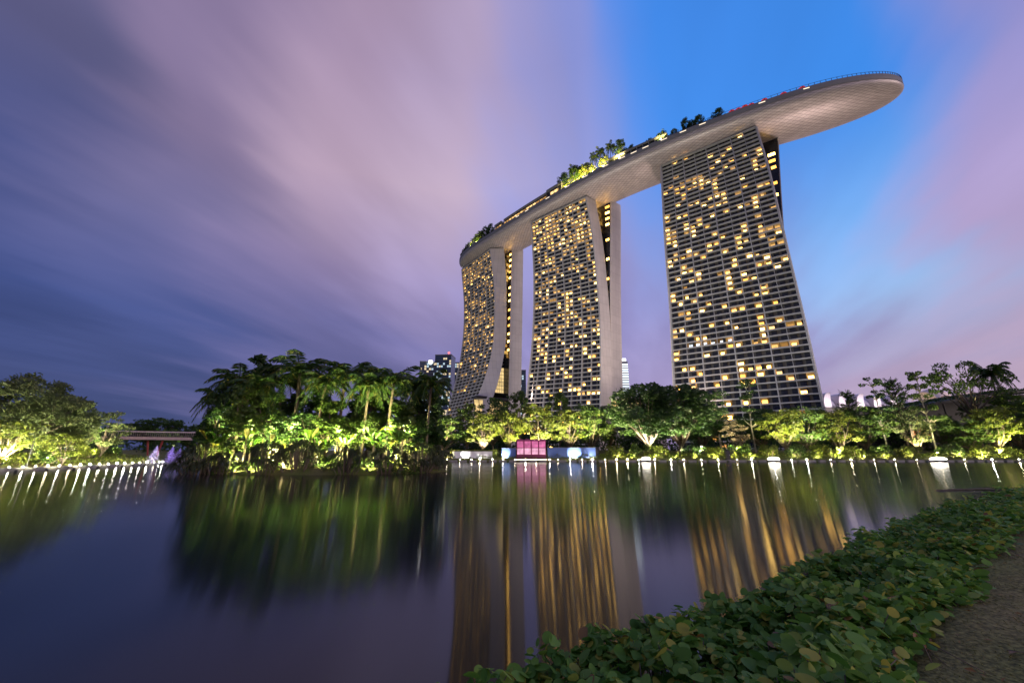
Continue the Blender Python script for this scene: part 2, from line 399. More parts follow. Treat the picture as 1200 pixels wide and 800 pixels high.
# ================================================================== HOTEL TOWERS
def project_size(P):
    d = Vector(P) - Vector((0, 0, CAM_Z)); return 1.0 / d.length

def tower(name, label, A, az, L, dA, dB, wide, thick, skew, farE, farT, farU, seed, litfn, nrooms=16, nfl=57, fskew=2.0, zt=188.0, zb=3.0):
    r = random.Random(seed)
    root = empty(name, (A[0], A[1], 0), R(az)); tag(root, label, 'hotel tower', 'three curved hotel towers')
    fa = lambda z: itp(z, *dA); fb = lambda z: itp(z, *dB); fw = lambda z: L + itp(z, *wide)
    zs = np.linspace(zb, zt, nfl + 1); H = zs[1] - zs[0]
    def P(s, z, inset=0.0):        # a point on the outer face, local coordinates
        return Vector((fw(z) * s, fa(z) * (1 - s) + fb(z) * s + inset, z))
    # --- slab ends and the body behind the balconies
    body = MB(); wallL = MB(); wallR = MB()
    def ring(z):
        t = fw(z)
        return (Vector((0, fa(z), z)), Vector((t, fb(z), z)), Vector((t + skew(z), fb(z) + thick, z)), Vector((skew(z) * 0.0, fa(z) + thick, z)))
    lv = list(np.linspace(zb, zt + 0.6, 47))
    for za, zc in zip(lv[:-1], lv[1:]):
        a0, b0, c0, d0 = ring(min(za, zt)); a1, b1, c1, d1 = ring(min(zc, zt))
        for q, w in ((a0, za), (b0, za), (c0, za), (d0, za), (a1, zc), (b1, zc), (c1, zc), (d1, zc)): q.z = w
        ins = Vector((0, 1.35, 0))
        # inner face of the near slab
        body.quad(c0 - Vector((.4, .05, 0)), d0 - Vector((-.4, .05, 0)), d1 - Vector((-.4, .05, 0)), c1 - Vector((.4, .05, 0)))
        for mb, p0, q0, p1, q1, sx in ((wallR, b0, c0, b1, c1, 1), (wallL, a0, d0, a1, d1, -1)):
            t0 = (q0 - p0).normalized() * 0.0; off = Vector((0.55 * sx, 0, 0))
            mb.hexa([p0 - Vector((0, .12, 0)), p0 + off - Vector((0, .12, 0)), q0 + off, q0, p1 - Vector((0, .12, 0)), p1 + off - Vector((0, .12, 0)), q1 + off, q1])
    body.quad(*[Vector((*(q.xy), zt + .3)) for q in ring(zt)])
    body.build('slab_body', M_room, root)
    wallR.build('end_wall', M_wall, root); wallL.build('end_wall', M_wall, root)
    # --- balcony grid: slabs, balustrades and fins
    g = MB()
    for k, z in enumerate(zs):
        z1 = z + (0.62 if k < nfl else 0.9)
        p = [P(0, z, -.05), P(1, z, -.05), P(1, z, 1.3), P(0, z, 1.3)]
        zz = min(z1, zt)
        q = [P(0, zz, -.05), P(1, zz, -.05), P(1, zz, 1.3), P(0, zz, 1.3)]
        for v in q: v.z = z1
        g.hexa(p + q)
    segs = list(np.linspace(zb, zt, 30))
    for j in range(0, nrooms + 1):
        if j % 2: continue
        hw = 0.22 if j % 4 == 0 else 0.11
        for za, zc in zip(segs[:-1], segs[1:]):
            s0 = min(max(j / nrooms, 0.006), 0.994); lo = -hw / L; hi = hw / L
            pr = -.09 if j % 4 == 0 else 0.02
            g.hexa([P(s0 + lo, za, pr), P(s0 + hi, za, pr), P(s0 + hi, za, 1.28), P(s0 + lo, za, 1.28),
                    P(s0 + lo, zc, pr), P(s0 + hi, zc, pr), P(s0 + hi, zc, 1.28), P(s0 + lo, zc, 1.28)])
    g.build('balcony_grid', M_grid, root)
    # --- windows
    cells = []
    for k in range(nfl):
        for j in range(nrooms):
            st = litfn(r, k / nfl, j / nrooms, k, j)
            c = P((j + .5) / nrooms, zs[k] + H / 2)
            wp = root.matrix_basis @ c
            cells.append((project_size(wp), k, j, st))
    cells.sort(key=lambda c: -c[0])
    def win(mb, k, j, st):
        za, zc = zs[k] + .5, zs[k + 1] - .02
        e = 0.04
        s0, s1 = (j + e) / nrooms, (j + 1 - e) / nrooms
        def strip(f0, f1, mat, z0=za, z1=zc, ins=1.2):
            mb.quad(P(s0 + (s1 - s0) * f0, z0, ins), P(s0 + (s1 - s0) * f1, z0, ins), P(s0 + (s1 - s0) * f1, z1, ins), P(s0 + (s1 - s0) * f0, z1, ins), mat)
        if st == 0:
            c = 0.18 + 0.2 * r.random()
            strip(0, c, 1); strip(c, 1, 0)
        else:
            mm = {1: 2, 2: 4, 3: 5}[st]
            a_ = 0.12 + 0.2 * r.random(); b_ = 0.66 + 0.2 * r.random()
            strip(0, a_, 3); strip(b_, 1, 3 if r.random() < .6 else 0)
            zm = za + (zc - za) * (.52 + .2 * r.random())  # upper strip coloured dimmer for the shaded head of the balcony recess
            strip(a_, b_, mm, za, zm); strip(a_, b_, 3 if r.random() < .7 else 1, zm, zc)
    mats = [M_glass, M_room, M_lit, M_amber, M_dim, M_cool]
    rest = MB()
    for i, (_, k, j, st) in enumerate(cells):
        if i < 99:
            mb = MB(); win(mb, k, j, st); mb.build('window', mats, root)
        else: win(rest, k, j, st)
    o = rest.build('windows', mats, root); o['kind'] = 'stuff'; o.name = 'window'
    # --- far slab
    fl = MB(); fe = MB(); fw_ = MB()
    def fu(z): return L + itp(z, *farU)
    for za, zc in zip(lv[:-1], lv[1:]):
        def rg(z):
            z_ = min(z, zt)
            return [Vector((-6, farE, z)), Vector((fu(z_), farE, z)), Vector((fu(z_) + fskew, farE + farT, z)), Vector((-6, farE + farT, z))]
        z2 = lambda z: z + 4.0 * max(0, (z - 150) / 38)
        p, q = rg(z2(za)), rg(z2(zc))
        fl.quad(p[0], p[1], q[1], q[0]); fl.quad(p[2], p[3], q[3], q[2]); fl.quad(p[3], p[0], q[0], q[3])
        o_ = Vector((.5, 0, 0))
        fe.hexa([p[1] - Vector((0, .1, 0)), p[1] + o_ - Vector((0, .1, 0)), p[2] + o_, p[2], q[1] - Vector((0, .1, 0)), q[1] + o_ - Vector((0, .1, 0)), q[2] + o_, q[2]])
    zt2 = zt + 4.6
    fl.quad(*[Vector((x, y, zt2)) for x, y in ((-6, farE), (fu(zt), farE), (fu(zt) + fskew, farE + farT), (-6, farE + farT))])
    fl.build('rear_slab', M_glass, root); fe.build('rear_end_wall', M_wall, root)
    # crown: dark boxes standing in for the shade between slab and sky deck
    cr = MB(); cr.box(2.5, 3.0, zt + .6, L - 2.0, thick - .5, zt + 5.0); cr.box(1, thick, zt - 2, L - 5, farE - .2, zt + 4.4)
    cr.build('shade_gap', M_dark, root)
    # steel props standing on the slab head
    for (x, y, dx, dy) in ((L - .5, thick * .75, -1.6, 1.8), (L - .5, thick * .75, 1.2, 2.6), (L * .72, 2.2, 0, 0), (L * .4, 2.2, 0, 0), (L * .16, 2.2, 0, 0)):
        sb = MB(); sb.tube([(x, y, zt), (x + dx, y + dy, zt + (7.5 if dx else 3.4))], 0.42 if dx else .3, 8)
        sb.build('prop', M_steel, root)
    return dict(root=root, fb=fb, fa=fa, fu=fu, fw=fw, P=P, L=L, zs=zs)

def lit_r(r, kz, jx, k, j):
    if k in (8, 13, 20): return 0
    if k == 16: return 3 if (2 <= j <= 7 and r.random() < .8) else (1 if r.random() < .2 else 0)
    p = 0.32 + 0.18 * sin(j * 2.1) * sin(k * .35 + j)
    if kz < .13: p = .14
    if kz > .9: p = .13
    if j >= 14: p *= .8
    return (2 if r.random() < .22 else 1) if r.random() < p else 0
def lit_m(r, kz, jx, k, j):
    if k in (10, 18): return 0
    p = 0.26 + 0.14 * sin(j * 1.7 + 1) * sin(k * .3 + j)
    if kz > .82: p = .68
    elif kz > .45: p = .40
    if kz < .15: p = .2
    if r.random() < p: return 2 if r.random() < (.6 if kz > .45 else .15) else 1
    return 0
def lit_l(r, kz, jx, k, j):
    p = .12
    if kz > .88: p = .8
    elif kz > .5: p = .5
    elif kz > .35: p = .25
    if r.random() < p: return 2 if r.random() < .82 else 1
    return 0

ZW = [0, 60, 188]
T_R = tower('hotel_tower', 'broad grey grid-fronted tower whose lit facade faces the lake squarely', (100.82, 228.53), -37.34, 55.9,
      ([0, 35, 82, 116, 188], [-33, -26.5, -16.8, -12.8, 0]), ([0, 35, 82, 116, 188], [-33, -26.5, -16.8, -12.8, 0]),
      ([0, 20, 58, 94, 113, 158, 188], [4.5, 4.3, 4.0, 3.2, 2.8, 1.8, 0]), 9.0, lambda z: -0.5, 19.0, 14.0,
      ([0, 60, 125, 144, 188], [-2, -1, 2.7, 4.5, 9.3]), 3, lit_r, fskew=-0.9)
T_M = tower('hotel_tower', 'middle tower with straight pale end walls that nearly meet half way up', (16.27, 297.46), -41.6, 52.9,
      ([0, 37, 87, 137, 188], [-18, -9.6, -0.6, 2.3, 0]), ([0, 33, 101, 119, 160, 188], [-1, 4.1, 10.3, 9.8, 6.5, 0]),
      (ZW, [0, 0, 0]), 10.0, lambda z: 2.4, 21.0, 12.5, ([0, 39, 111, 188], [-3, -.6, 3.6, 9.6]), 5, lit_m)
T_L = tower('hotel_tower', 'farthest tower whose pale end wall sweeps outward above a glowing lobby', (-53.45, 387.54), -53.6, 54.4,
      ([0, 42, 74, 108, 149, 188], [-24, -8.8, -.8, 4.1, 4.5, 0]), ([0, 38, 75, 103, 118, 152, 188], [-32, -13.6, .9, 6.1, 6.5, 5.4, 0]),
      (ZW, [0, 0, 0]), 10.0, lambda z: float(np.interp(z, [0, 44, 78, 104, 141, 188], [9, 8.5, 5, 4.2, 4.2, 8.9])), 18.5, 12.0, ([0, 54, 118, 188], [4, 5.5, 8, 10.2]), 9, lit_l)

# glazed storeys filling the slot between the two slabs at the end
def slot_glazing(T, thick, farE, z0, z1, fn, back=3.0, step=3.3):
    mb = MB(); fr = MB(); z = z0; i = 0
    while z < z1:
        y0, y1 = T['fb'](min(z, 188)) + thick - .3, farE
        if y1 - y0 > 0.6:
            x = T['fw'](min(z, 188)) - back
            n = max(1, int((y1 - y0) / 2.2))
            for k in range(n):
                a_, b_ = y0 + (y1 - y0) * k / n, y0 + (y1 - y0) * (k + 1) / n
                mb.quad((x, a_ + .12, z + .35), (x, b_ - .12, z + .35), (x, b_ - .12, z + step), (x, a_ + .12, z + step), fn(z, i, k))
            fr.box(x - .1, y0, z, x + .25, y1, z + .35)
        z += step; i += 1
    mb.build('slot_glazing', [M_glass, M_lit, M_dim, M_lobby], T['root']); fr.build('slot_floor_edge', M_grid, T['root'])
rr = random.Random(4)
slot_glazing(T_M, 10, 21, 6, 190, lambda z, i, k: (1 if (z > 168 and rr.random() < .75) or rr.random() < .12 else (2 if rr.random() < .15 else 0)))
slot_glazing(T_L, 10, 18.5, 52, 190, lambda z, i, k: (3 if z < 74 else (0 if z < 84 else (1 if rr.random() < .55 else (2 if rr.random() < .5 else 0)))), back=2.0)
def rear_lit_windows(T, zs_, u_off, farE):
    for (z, x0, x1) in zs_:
        mb = MB(); w = T['fu'](min(z, 188))
        mb.quad((w + x0, farE - .06, z), (w + x1, farE - .06, z), (w + x1, farE - .06, z + 2.0), (w + x0, farE - .06, z + 2.0))
        mb.build('lit_pane', M_lit, T['root'])
rear_lit_windows(T_R, [(178, -5.4, -1.6), (173.5, -5, -1.6), (168.8, -4, -1.4), (158, -4, -1.2), (150, -3.4, -1), (136, -2.6, -.5), (128.5, -2.2, -.4)], 0, 19.0)
rear_lit_windows(T_M, [(186, -4.6, -.8), (181, -4.4, -.8), (176, -4.2, -.8), (171, -4, -.8), (158, -3.6, -.8), (142, -3, -.6), (126, -3, -.6)], 0, 21.0)
rear_lit_windows(T_L, [(z, -3.6, -.6) for z in (184, 178, 172, 166, 160, 150, 143, 137, 128, 120, 113, 105, 98, 90)], 0, 18.5)
# glowing sloped lobby roof and its dark canopy at the foot of the farthest tower
def lobby():
    mb = MB(); fr = MB(); L = T_L['L']
    for k in range(7):
        for r_ in range(5):
            def pt(a_, b_): return (L + 4 + b_ * 6, -16 + a_ * 34, 44 - b_ * 30)
            mb.quad(pt(k / 7 + .008, r_ / 5 + .01), pt((k + 1) / 7 - .008, r_ / 5 + .01), pt((k + 1) / 7 - .008, (r_ + 1) / 5 - .01), pt(k / 7 + .008, (r_ + 1) / 5 - .01))
    for k in range(8):
        fr.tube([(L + 3.9, -16 + k / 7 * 34, 44), (L + 9.9, -16 + k / 7 * 34, 14)], .25, 5)
    fr.box(L - 3, -14, 45, L + 5.5, 36, 47)
    mb.build('lobby_glazing', M_lobby, T_L['root']); fr.build('canopy', M_black, T_L['root'])
lobby()
def podium():
    mb = MB(); L = T_M['L']
    mb.box(L - 2, 16, 3, L + 14, 40, 30); mb.box(L - 3, 15, 36, L + 15, 41, 38)
    mb.build('podium', M_grid, T_M['root'])
    mb = MB(); mb.box(L - 1.5, 16.4, 30, L + 13.5, 39.6, 36); mb.build('podium_glazing', M_lobby, T_M['root'])
podium()

# ================================================================== SKY DECK
def sky_deck():
    root = empty('sky_deck', (80, 260, 0)); tag(root, 'long boat-shaped rooftop deck lying across all three towers', 'sky deck')
    org = Vector((80, 260, 0))
    ctr = [(-53, 399), (-47, 391), (-11, 351), (36, 298), (84, 251), (132, 217), (181.5, 191), (217.5, 176.5)]
    # resample the centre line
    t = np.array([0] + list(np.cumsum([math.dist(a_, b_) for a_, b_ in zip(ctr[:-1], ctr[1:])])))
    total = t[-1]; n = 140
    ts = [0.5 * total * (1 - cos(pi * i / n)) for i in range(n + 1)]
    cx = [itp(q, t, [c[0] for c in ctr]) for q in ts]; cy = [itp(q, t, [c[1] for c in ctr]) for q in ts]
    C_ = [Vector((x, y, 0)) - Vector((80, 260, 0)) for x, y in zip(cx, cy)]
    secs = []
    ZR = 199.5
    for i in range(n + 1):
        d = (C_[min(i + 1, n)] - C_[max(i - 1, 0)]).normalized(); nn = Vector((d.y, -d.x, 0))      # towards the lake
        q = ts[i] / total
        # blunt bow at the free end, finer stern
        l_ = min(1, q * total / 60); r_ = min(1, (total - q * total) / 62)
        hw = 19.0 * math.sqrt(max(0, 1 - (1 - l_) ** 2.2)) * math.sqrt(max(0, 1 - (1 - r_) ** 2.4))
        secs.append((C_[i], nn, hw))
    K = 22
    hull = MB(); v = []
    for c, nn, hw in secs:
        dep = 7.4 * min(1, hw / 19) ** .8
        for k in range(K + 1):
            th = pi * k / K; w = cos(th)
            v.append(c + nn * (hw * .985 * w) + Vector((0, 0, 196.2 - dep * (abs(sin(th)) ** .8))))
    f = [(i * (K + 1) + k, i * (K + 1) + k + 1, (i + 1) * (K + 1) + k + 1, (i + 1) * (K + 1) + k) for i in range(n) for k in range(K)]
    hull.add(v, f)
    m, N, Lk = new_mat('hull_panels'); p = N['Principled BSDF']; p.inputs['Roughness'].default_value = .42; p.inputs['Metallic'].default_value = .25
    uv_ = N.new('ShaderNodeUVMap'); br = N.new('ShaderNodeTexBrick')
    br.inputs['Color1'].default_value = (.45, .40, .40, 1); br.inputs['Color2'].default_value = (.54, .485, .48, 1); br.inputs['Mortar'].default_value = (.11, .10, .10, 1)
    br.inputs['Scale'].default_value = 1; br.inputs['Mortar Size'].default_value = .22; br.inputs['Brick Width'].default_value = 4.2; br.inputs['Row Height'].default_value = 4.2
    br.inputs['Mortar Smooth'].default_value = .4
    sx = N.new('ShaderNodeSeparateXYZ'); Lk(uv_.outputs[0], sx.inputs[0])
    mA = N.new('ShaderNodeMath'); mA.operation = 'MULTIPLY'; Lk(sx.outputs[1], mA.inputs[0]); mA.inputs[1].default_value = 1.9
    pA = N.new('ShaderNodeMath'); pA.operation = 'ADD'; Lk(sx.outputs[0], pA.inputs[0]); Lk(mA.outputs[0], pA.inputs[1])
    pB = N.new('ShaderNodeMath'); pB.operation = 'SUBTRACT'; Lk(sx.outputs[0], pB.inputs[0]); Lk(mA.outputs[0], pB.inputs[1])
    cB = N.new('ShaderNodeCombineXYZ'); Lk(pA.outputs[0], cB.inputs[0]); Lk(pB.outputs[0], cB.inputs[1])
    br.offset = 0.0; Lk(cB.outputs[0], br.inputs[0]); Lk(br.outputs[0], p.inputs['Base Color'])
    o = hull.build('hull', m, root, smooth=True)
    uvl = o.data.uv_layers.new(name='uv')
    for poly in o.data.polygons:
        for li in poly.loop_indices:
            vi = o.data.loops[li].vertex_index; i, k = divmod(vi, K + 1)
            uvl.data[li].uv = (ts[i], k / K * 46.0)
    # fascia band and coping
    fas = MB(); prof = [(1.0, 195.9), (1.012, 197.4), (1.012, 199.0), (1.0, 199.5), (.975, 199.5), (.975, 198.6)]
    for sd in (1, -1):
        v = [c + nn * (sd * (hw * w)) + Vector((0, 0, z)) for c, nn, hw in secs for w, z in prof]
        q = len(prof); f = [(i * q + k, i * q + k + 1, (i + 1) * q + k + 1, (i + 1) * q + k) for i in range(n) for k in range(q - 1)]
        fas.add(v, f)
    fas.build('fascia', M_rim, root, smooth=False)
    dk = MB(); v = []
    for c, nn, hw in secs: v += [c + nn * hw * .975 + Vector((0, 0, 198.7)), c - nn * hw * .975 + Vector((0, 0, 198.7))]
    dk.add(v, [(2 * i, 2 * i + 1, 2 * i + 3, 2 * i + 2) for i in range(n)]); dk.build('deck', M_deck, root)
    def on(q, off):   # world position at share q of the length, off metres from the lakeside rim
        i = min(range(n + 1), key=lambda j: abs(ts[j] - q * total)); c, nn, hw = secs[i]
        return c + org + nn * (hw - off), math.atan2(nn.y, nn.x), c + nn * hw
    def seg(q0, q1, off, z0, z1, dep, mb, mat=0, tilt=0.0):
        i0 = min(range(n + 1), key=lambda j: abs(ts[j] - q0 * total)); i1 = max(i0 + 1, min(range(n + 1), key=lambda j: abs(ts[j] - q1 * total)))
        for i in range(i0, i1):
            pts = []
            for z, tt in ((z0, 0), (z1, tilt)):
                (c, nn, hw), (c2, n2, h2) = secs[i], secs[i + 1]
                pts += [c + nn * (hw - off - tt), c2 + n2 * (h2 - off - tt), c2 + n2 * (h2 - off - dep), c + nn * (hw - off - dep)]
                for w in pts[-4:]: w.z = z
            mb.hexa(pts, mat)
    # glass balustrade with posts round the open terrace
    rl = MB()
    for i in range(0, n, 1):
        q = ts[i] / total
        if q < .70: continue
        for sd in (1, -1):
            c, nn, hw = secs[i]; b = c + nn * sd * hw * .99
            rl.tube([b + Vector((0, 0, 199.3)), b + Vector((0, 0, 201.0))], .13, 5)
            c2, n2, h2 = secs[i + 1]; b2 = c2 + n2 * sd * h2 * .99
            rl.tube([b + Vector((0, 0, 201.0)), b2 + Vector((0, 0, 201.0))], .09, 5)
    rl.build('balustrade', M_black, root)
    # small light slots let into the fascia
    for q0 in (.30, .335, .40, .455, .50, .545, .575, .60, .625, .655, .69, .72, .80, .86):
        mb = MB(); seg(q0, q0 + .006, -.32, 198.0, 198.5, .4, mb); o = mb.build('light_slot', M_slot, root)
    return root, on, seg, secs, ts, total, org
DECK, on_deck, deck_seg, DSECS, DTS, DTOT, DORG = sky_deck()

def pavilion(q0, q1, label, off=1.0, h=6.4, lit=True):
    root = empty('rooftop_pavilion', tuple(DORG)); tag(root, label, 'pavilion')
    b = MB(); deck_seg(q0, q1, off + .6, 198.8, 198.8 + h * .75, 7, b); b.build('wall', M_dark, root)
    g = MB(); deck_seg(q0 + .002, q1 - .002, off + .5, 199.4, 198.8 + h * .55, .08, g); g.build('window', M_dim if lit else M_glass, root)
    r_ = MB(); deck_seg(q0, q1, off - .4, 198.8 + h * .78, 198.8 + h, 9, r_); r_.build('roof', M_rim, root)
    p = MB()
    i0 = min(range(len(DTS)), key=lambda j: abs(DTS[j] - q0 * DTOT)); i1 = min(range(len(DTS)), key=lambda j: abs(DTS[j] - q1 * DTOT))
    for i in range(i0, i1 + 1):
        c, nn, hw = DSECS[i]; w = c + nn * (hw - off + .1)
        p.tube([w + Vector((0, 0, 198.8)), w + Vector((0, 0, 198.8 + h * .8))], .35, 6)
    p.build('post', M_rim, root)
pavilion(.25, .405, 'long low rooftop pavilion with a row of openings above the gap beside the middle tower')
pavilion(.405, .44, 'pale canopied rooftop pavilion at the end of the long row', h=8.0)
pavilion(.56, .66, 'dark low rooftop pavilion above the broad tower facing the lake', h=4.6, lit=False)
pavilion(.215, .245, 'short pale rooftop pavilion just past the trees over the farthest tower', h=6.5)

# ================================================================== FOLIAGE BUILDERS
def rot_frames(n, up_bias=0.3):
    d = rng.normal(size=(n, 3)); d[:, 2] = d[:, 2] * .7 + up_bias
    d /= np.linalg.norm(d, axis=1, keepdims=True)
    a_ = rng.normal(size=(n, 3)); a_ -= (a_ * d).sum(1, keepdims=True) * d; a_ /= np.linalg.norm(a_, axis=1, keepdims=True)
    return d, a_, np.cross(d, a_)
def rhombi(mb, C, size, aspect=.55, up_bias=.3, mat=0, droop=0.0, axis=None, fold=.12):
    n = len(C); d, a_, b = rot_frames(n, up_bias)
    if axis is not None:
        a_ = axis / np.linalg.norm(axis, axis=1, keepdims=True); b = np.cross(d, a_); b /= np.linalg.norm(b, axis=1, keepdims=True) + 1e-9; d = np.cross(a_, b)
    s = np.asarray(size).reshape(-1, 1) * np.ones((n, 1))
    s = s * rng.uniform(.65, 1.35, size=(n, 1))
    tip = C + a_ * s * .5; tip[:, 2] -= (droop * s[:, 0])
    base = C - a_ * s * .5
    mid1 = C + b * s * aspect * .5 + d * s * fold - a_ * s * .06; mid2 = C - b * s * aspect * .5 + d * s * fold - a_ * s * .06
    V = np.stack([base, mid1, tip, mid2], 1).reshape(-1, 3)
    F = np.arange(4 * n).reshape(n, 4)
    mb.arr(V, F, mat)
def blob(n, c, r):
    p = rng.normal(size=(n, 3)); p /= np.linalg.norm(p, axis=1, keepdims=True)
    p *= (rng.uniform(.25, 1, size=(n, 1)) ** .45)
    return np.asarray(c) + p * np.asarray(r)

def limbs(mb, base_r, forkz, ends, r_end=.03, bend=.25):
    rt = [(0, 0, -.3), (rng.normal() * .08, rng.normal() * .08, forkz * .5), (rng.normal() * .1, rng.normal() * .1, forkz)]
    mb.tube(rt, [base_r * 1.25, base_r, base_r * .8], 8)
    for e in ends:
        s = Vector(rt[-1]) - Vector((0, 0, rng.uniform(0, forkz * .35))); e = Vector(e); m_ = s.lerp(e, .5) + Vector((rng.normal() * bend, rng.normal() * bend, rng.uniform(0, bend * 2)))
        mb.tube([s, m_, e], [base_r * .55, base_r * .32, r_end], 5)

PROTO = {}
def crown_round(v, H=10.0, leafm=None, nclump=46, per=46, rad=3.1, leaf=.42, base=.26, seed=0, bark=None, squash=.62, dense=False):
    """spreading broadleaf tree: limbs to clump centres scattered unevenly through the crown"""
    tb, cb = MB(), MB(); cz = H * (.5 + base * .5 + .08); hz = H * (1 - base) * .5
    ends = []
    for i in range(nclump):
        p = blob(1, (0, 0, cz), (rad, rad, hz * .95))[0]
        lop = 1 + .22 * sin(3 * math.atan2(p[1], p[0]) + v) ; p[0] *= lop; p[1] *= lop
        r_ = rng.uniform(.55, 1.15) * rad * .30
        C = blob(per, p, (r_, r_, r_ * squash))
        rhombi(cb, C, leaf)
        if i % 3 == 0: ends.append(p)
    limbs(tb, H * .017, H * base * 1.15, ends)
    return tb.mesh('trunk', bark or M_bark, True), cb.mesh('crown', leafm)
def crown_layered(v, H=10.0, leafm=None, rad=3.0, tiers=5, bark=None):
    tb, cb = MB(), MB(); ends = []
    tb.tube([(0, 0, -.3), (.12, .05, H * .35), (-.1, .1, H * .7), (.08, 0, H * .96)], [H * .016, H * .013, H * .009, .04], 7)
    for i in range(tiers):
        z = H * (.42 + .54 * i / (tiers - 1)); rr_ = rad * (1 - .45 * i / (tiers - 1)) * rng.uniform(.7, 1.1)
        for k in range(int(5 + rng.integers(0, 3))):
            a_ = rng.uniform(0, 2 * pi); d = rr_ * rng.uniform(.35, 1)
            p = np.array([cos(a_) * d, sin(a_) * d, z + rng.normal() * .25])
            rhombi(cb, blob(46, p, (rr_ * .36, rr_ * .36, .22)), .36, up_bias=1.0)
            tb.tube([(0, 0, z - .7), (p[0] * .5, p[1] * .5, z - .25), tuple(p)], [.1, .07, .03], 5)
    return tb.mesh('trunk', bark or M_pbark, True), cb.mesh('crown', leafm)
def crown_spreading(v, H=10.0, leafm=None, rad=5.0, bark=None):
    tb, cb = MB(), MB(); ends = []
    for i in range(17):
        a_ = 2 * pi * i / 17 + rng.normal() * .2; d = rad * rng.uniform(.3, 1); z = H * rng.uniform(.68, .97) - d * .25
        p = np.array([cos(a_) * d, sin(a_) * d, z]); ends.append(p)
        rhombi(cb, blob(80, p, (rad * .26, rad * .26, .5)), .4, up_bias=.9)
    limbs(tb, H * .022, H * .45, ends, bend=.5)
    return tb.mesh('trunk', bark or M_bark, True), cb.mesh('crown', leafm)
def crown_conifer(v, H=10.0, leafm=None, rad=2.4):
    tb, cb = MB(), MB(); tb.tube([(0, 0, -.3), (0, 0, H * .5), (0, 0, H)], [H * .014, H * .009, .03], 7)
    for i in range(15):
        z = H * (.22 + .74 * i / 15); r_ = rad * (1 - .72 * i / 15)
        for k in range(6):
            a_ = rng.uniform(0, 2 * pi); up = rng.uniform(.35, .8)
            t = np.linspace(.1, 1, 26).reshape(-1, 1); dirv = np.array([cos(a_), sin(a_), up])
            C = np.array([0, 0, z]) + dirv * t * r_ + rng.normal(size=(26, 3)) * .09
            ax = np.tile(dirv, (26, 1)) + rng.normal(size=(26, 3)) * .6
            rhombi(cb, C, .5, aspect=.18, axis=ax)
            tb.tube([(0, 0, z), tuple(np.array([0, 0, z]) + dirv * r_)], [.05, .015], 4)
    return tb.mesh('trunk', M_bark, True), cb.mesh('crown', leafm)
def crown_wispy(v, H=10.0, leafm=None, rad=2.6):
    tb, cb = MB(), MB(); ends = []
    for i in range(105):
        p = blob(1, (0.3, 0, H * .55), (rad, rad, H * .40))[0]
        p[0] += .12 * (p[2] - H * .5) * .4
        if i % 5 == 0: ends.append(p)
        n = 60; C = blob(n, p, (.62, .62, .75)); ax = np.tile(np.array([.45, .1, -.8]), (n, 1)) + rng.normal(size=(n, 3)) * .6
        rhombi(cb, C, .46, aspect=.34, axis=ax)
    limbs(tb, H * .012, H * .2, ends, bend=.3)
    return tb.mesh('trunk', M_bark, True), cb.mesh('crown', leafm)
def frond(mb, base, a_, Lf, rise, droop, leaflet=.75, n=26, w=.09, mat=0):
    d = np.array([cos(a_), sin(a_)]); C = []; A_ = []
    t = np.linspace(0, 1, n)
    P_ = np.stack([base[0] + d[0] * Lf * t * (1 - .18 * t), base[1] + d[1] * Lf * t * (1 - .18 * t), base[2] + rise * t * Lf - droop * Lf * t ** 2.2], 1)
    T = np.gradient(P_, axis=0); T /= np.linalg.norm(T, axis=1, keepdims=True)
    side = np.array([-d[1], d[0], 0.0])
    for sgn in (1, -1):
        ll = leaflet * np.sin(np.clip(t, .06, .985) * pi) ** .6
        dirs = side * sgn * .85 + T * .6 + np.array([0, 0, -.42]); dirs /= np.linalg.norm(dirs, axis=1, keepdims=True)
        dirs = dirs + rng.normal(size=dirs.shape) * .09
        b0 = P_ - T * w * .5; b1 = P_ + T * w * .5; tip = P_ + dirs * ll[:, None]; tip[:, 2] -= .12 * ll
        md = P_ + dirs * ll[:, None] * .5 + T * w
        V = np.stack([b0, b1, md, tip], 1).reshape(-1, 3); mb.arr(V, np.arange(4 * n).reshape(n, 4), mat)
    mb.tube([tuple(q) for q in P_[::5]], [.05] * len(P_[::5]), 4, mat)
def crown_palm(v, H=10.0, leafm=None, nf=19, Lf=3.1):
    tb, cb = MB(), MB(); lean = rng.normal(size=2) * .35
    pts = [(lean[0] * t * t, lean[1] * t * t, -.3 + (H - .7) * t) for t in np.linspace(0, 1, 9)]
    tb.tube(pts, [.2, .17, .16, .15, .15, .14, .14, .14, .12], 9)
    for i in range(nf):
        k = i / nf
        frond(cb, np.array(pts[-1]), i * 2.4 + rng.normal() * .2, Lf * rng.uniform(.85, 1.1), 1.1 - 1.2 * k, .66 + .25 * k, leaflet=1.0)
    return tb.mesh('trunk', M_bark, True), cb.mesh('crown', leafm)
def paddle(mb, base, a_, Lf, W, rise, droop, mat=0):
    n = 8; V = []; d = (cos(a_), sin(a_)); tear = rng.uniform(.8, 1.2)
    for i in range(n + 1):
        t = i / n; c = Vector((base[0] + d[0] * Lf * t * (1 - .35 * t), base[1] + d[1] * Lf * t * (1 - .35 * t), base[2] + rise * Lf * t - droop * Lf * t ** 2.3))
        w = W * (sin(pi * min(1, max(0, (t - .22) / .78))) ** .6 if t > .22 else .03)
        s = Vector((-d[1], d[0], 0)); V += [c - s * w + Vector((0, 0, w * .35)), c, c + s * w + Vector((0, 0, w * .35))]
    F = []
    for i in range(n): F += [(3*i, 3*i+1, 3*i+4, 3*i+3), (3*i+1, 3*i+2, 3*i+5, 3*i+4)]
    mb.add(V, F, mat)
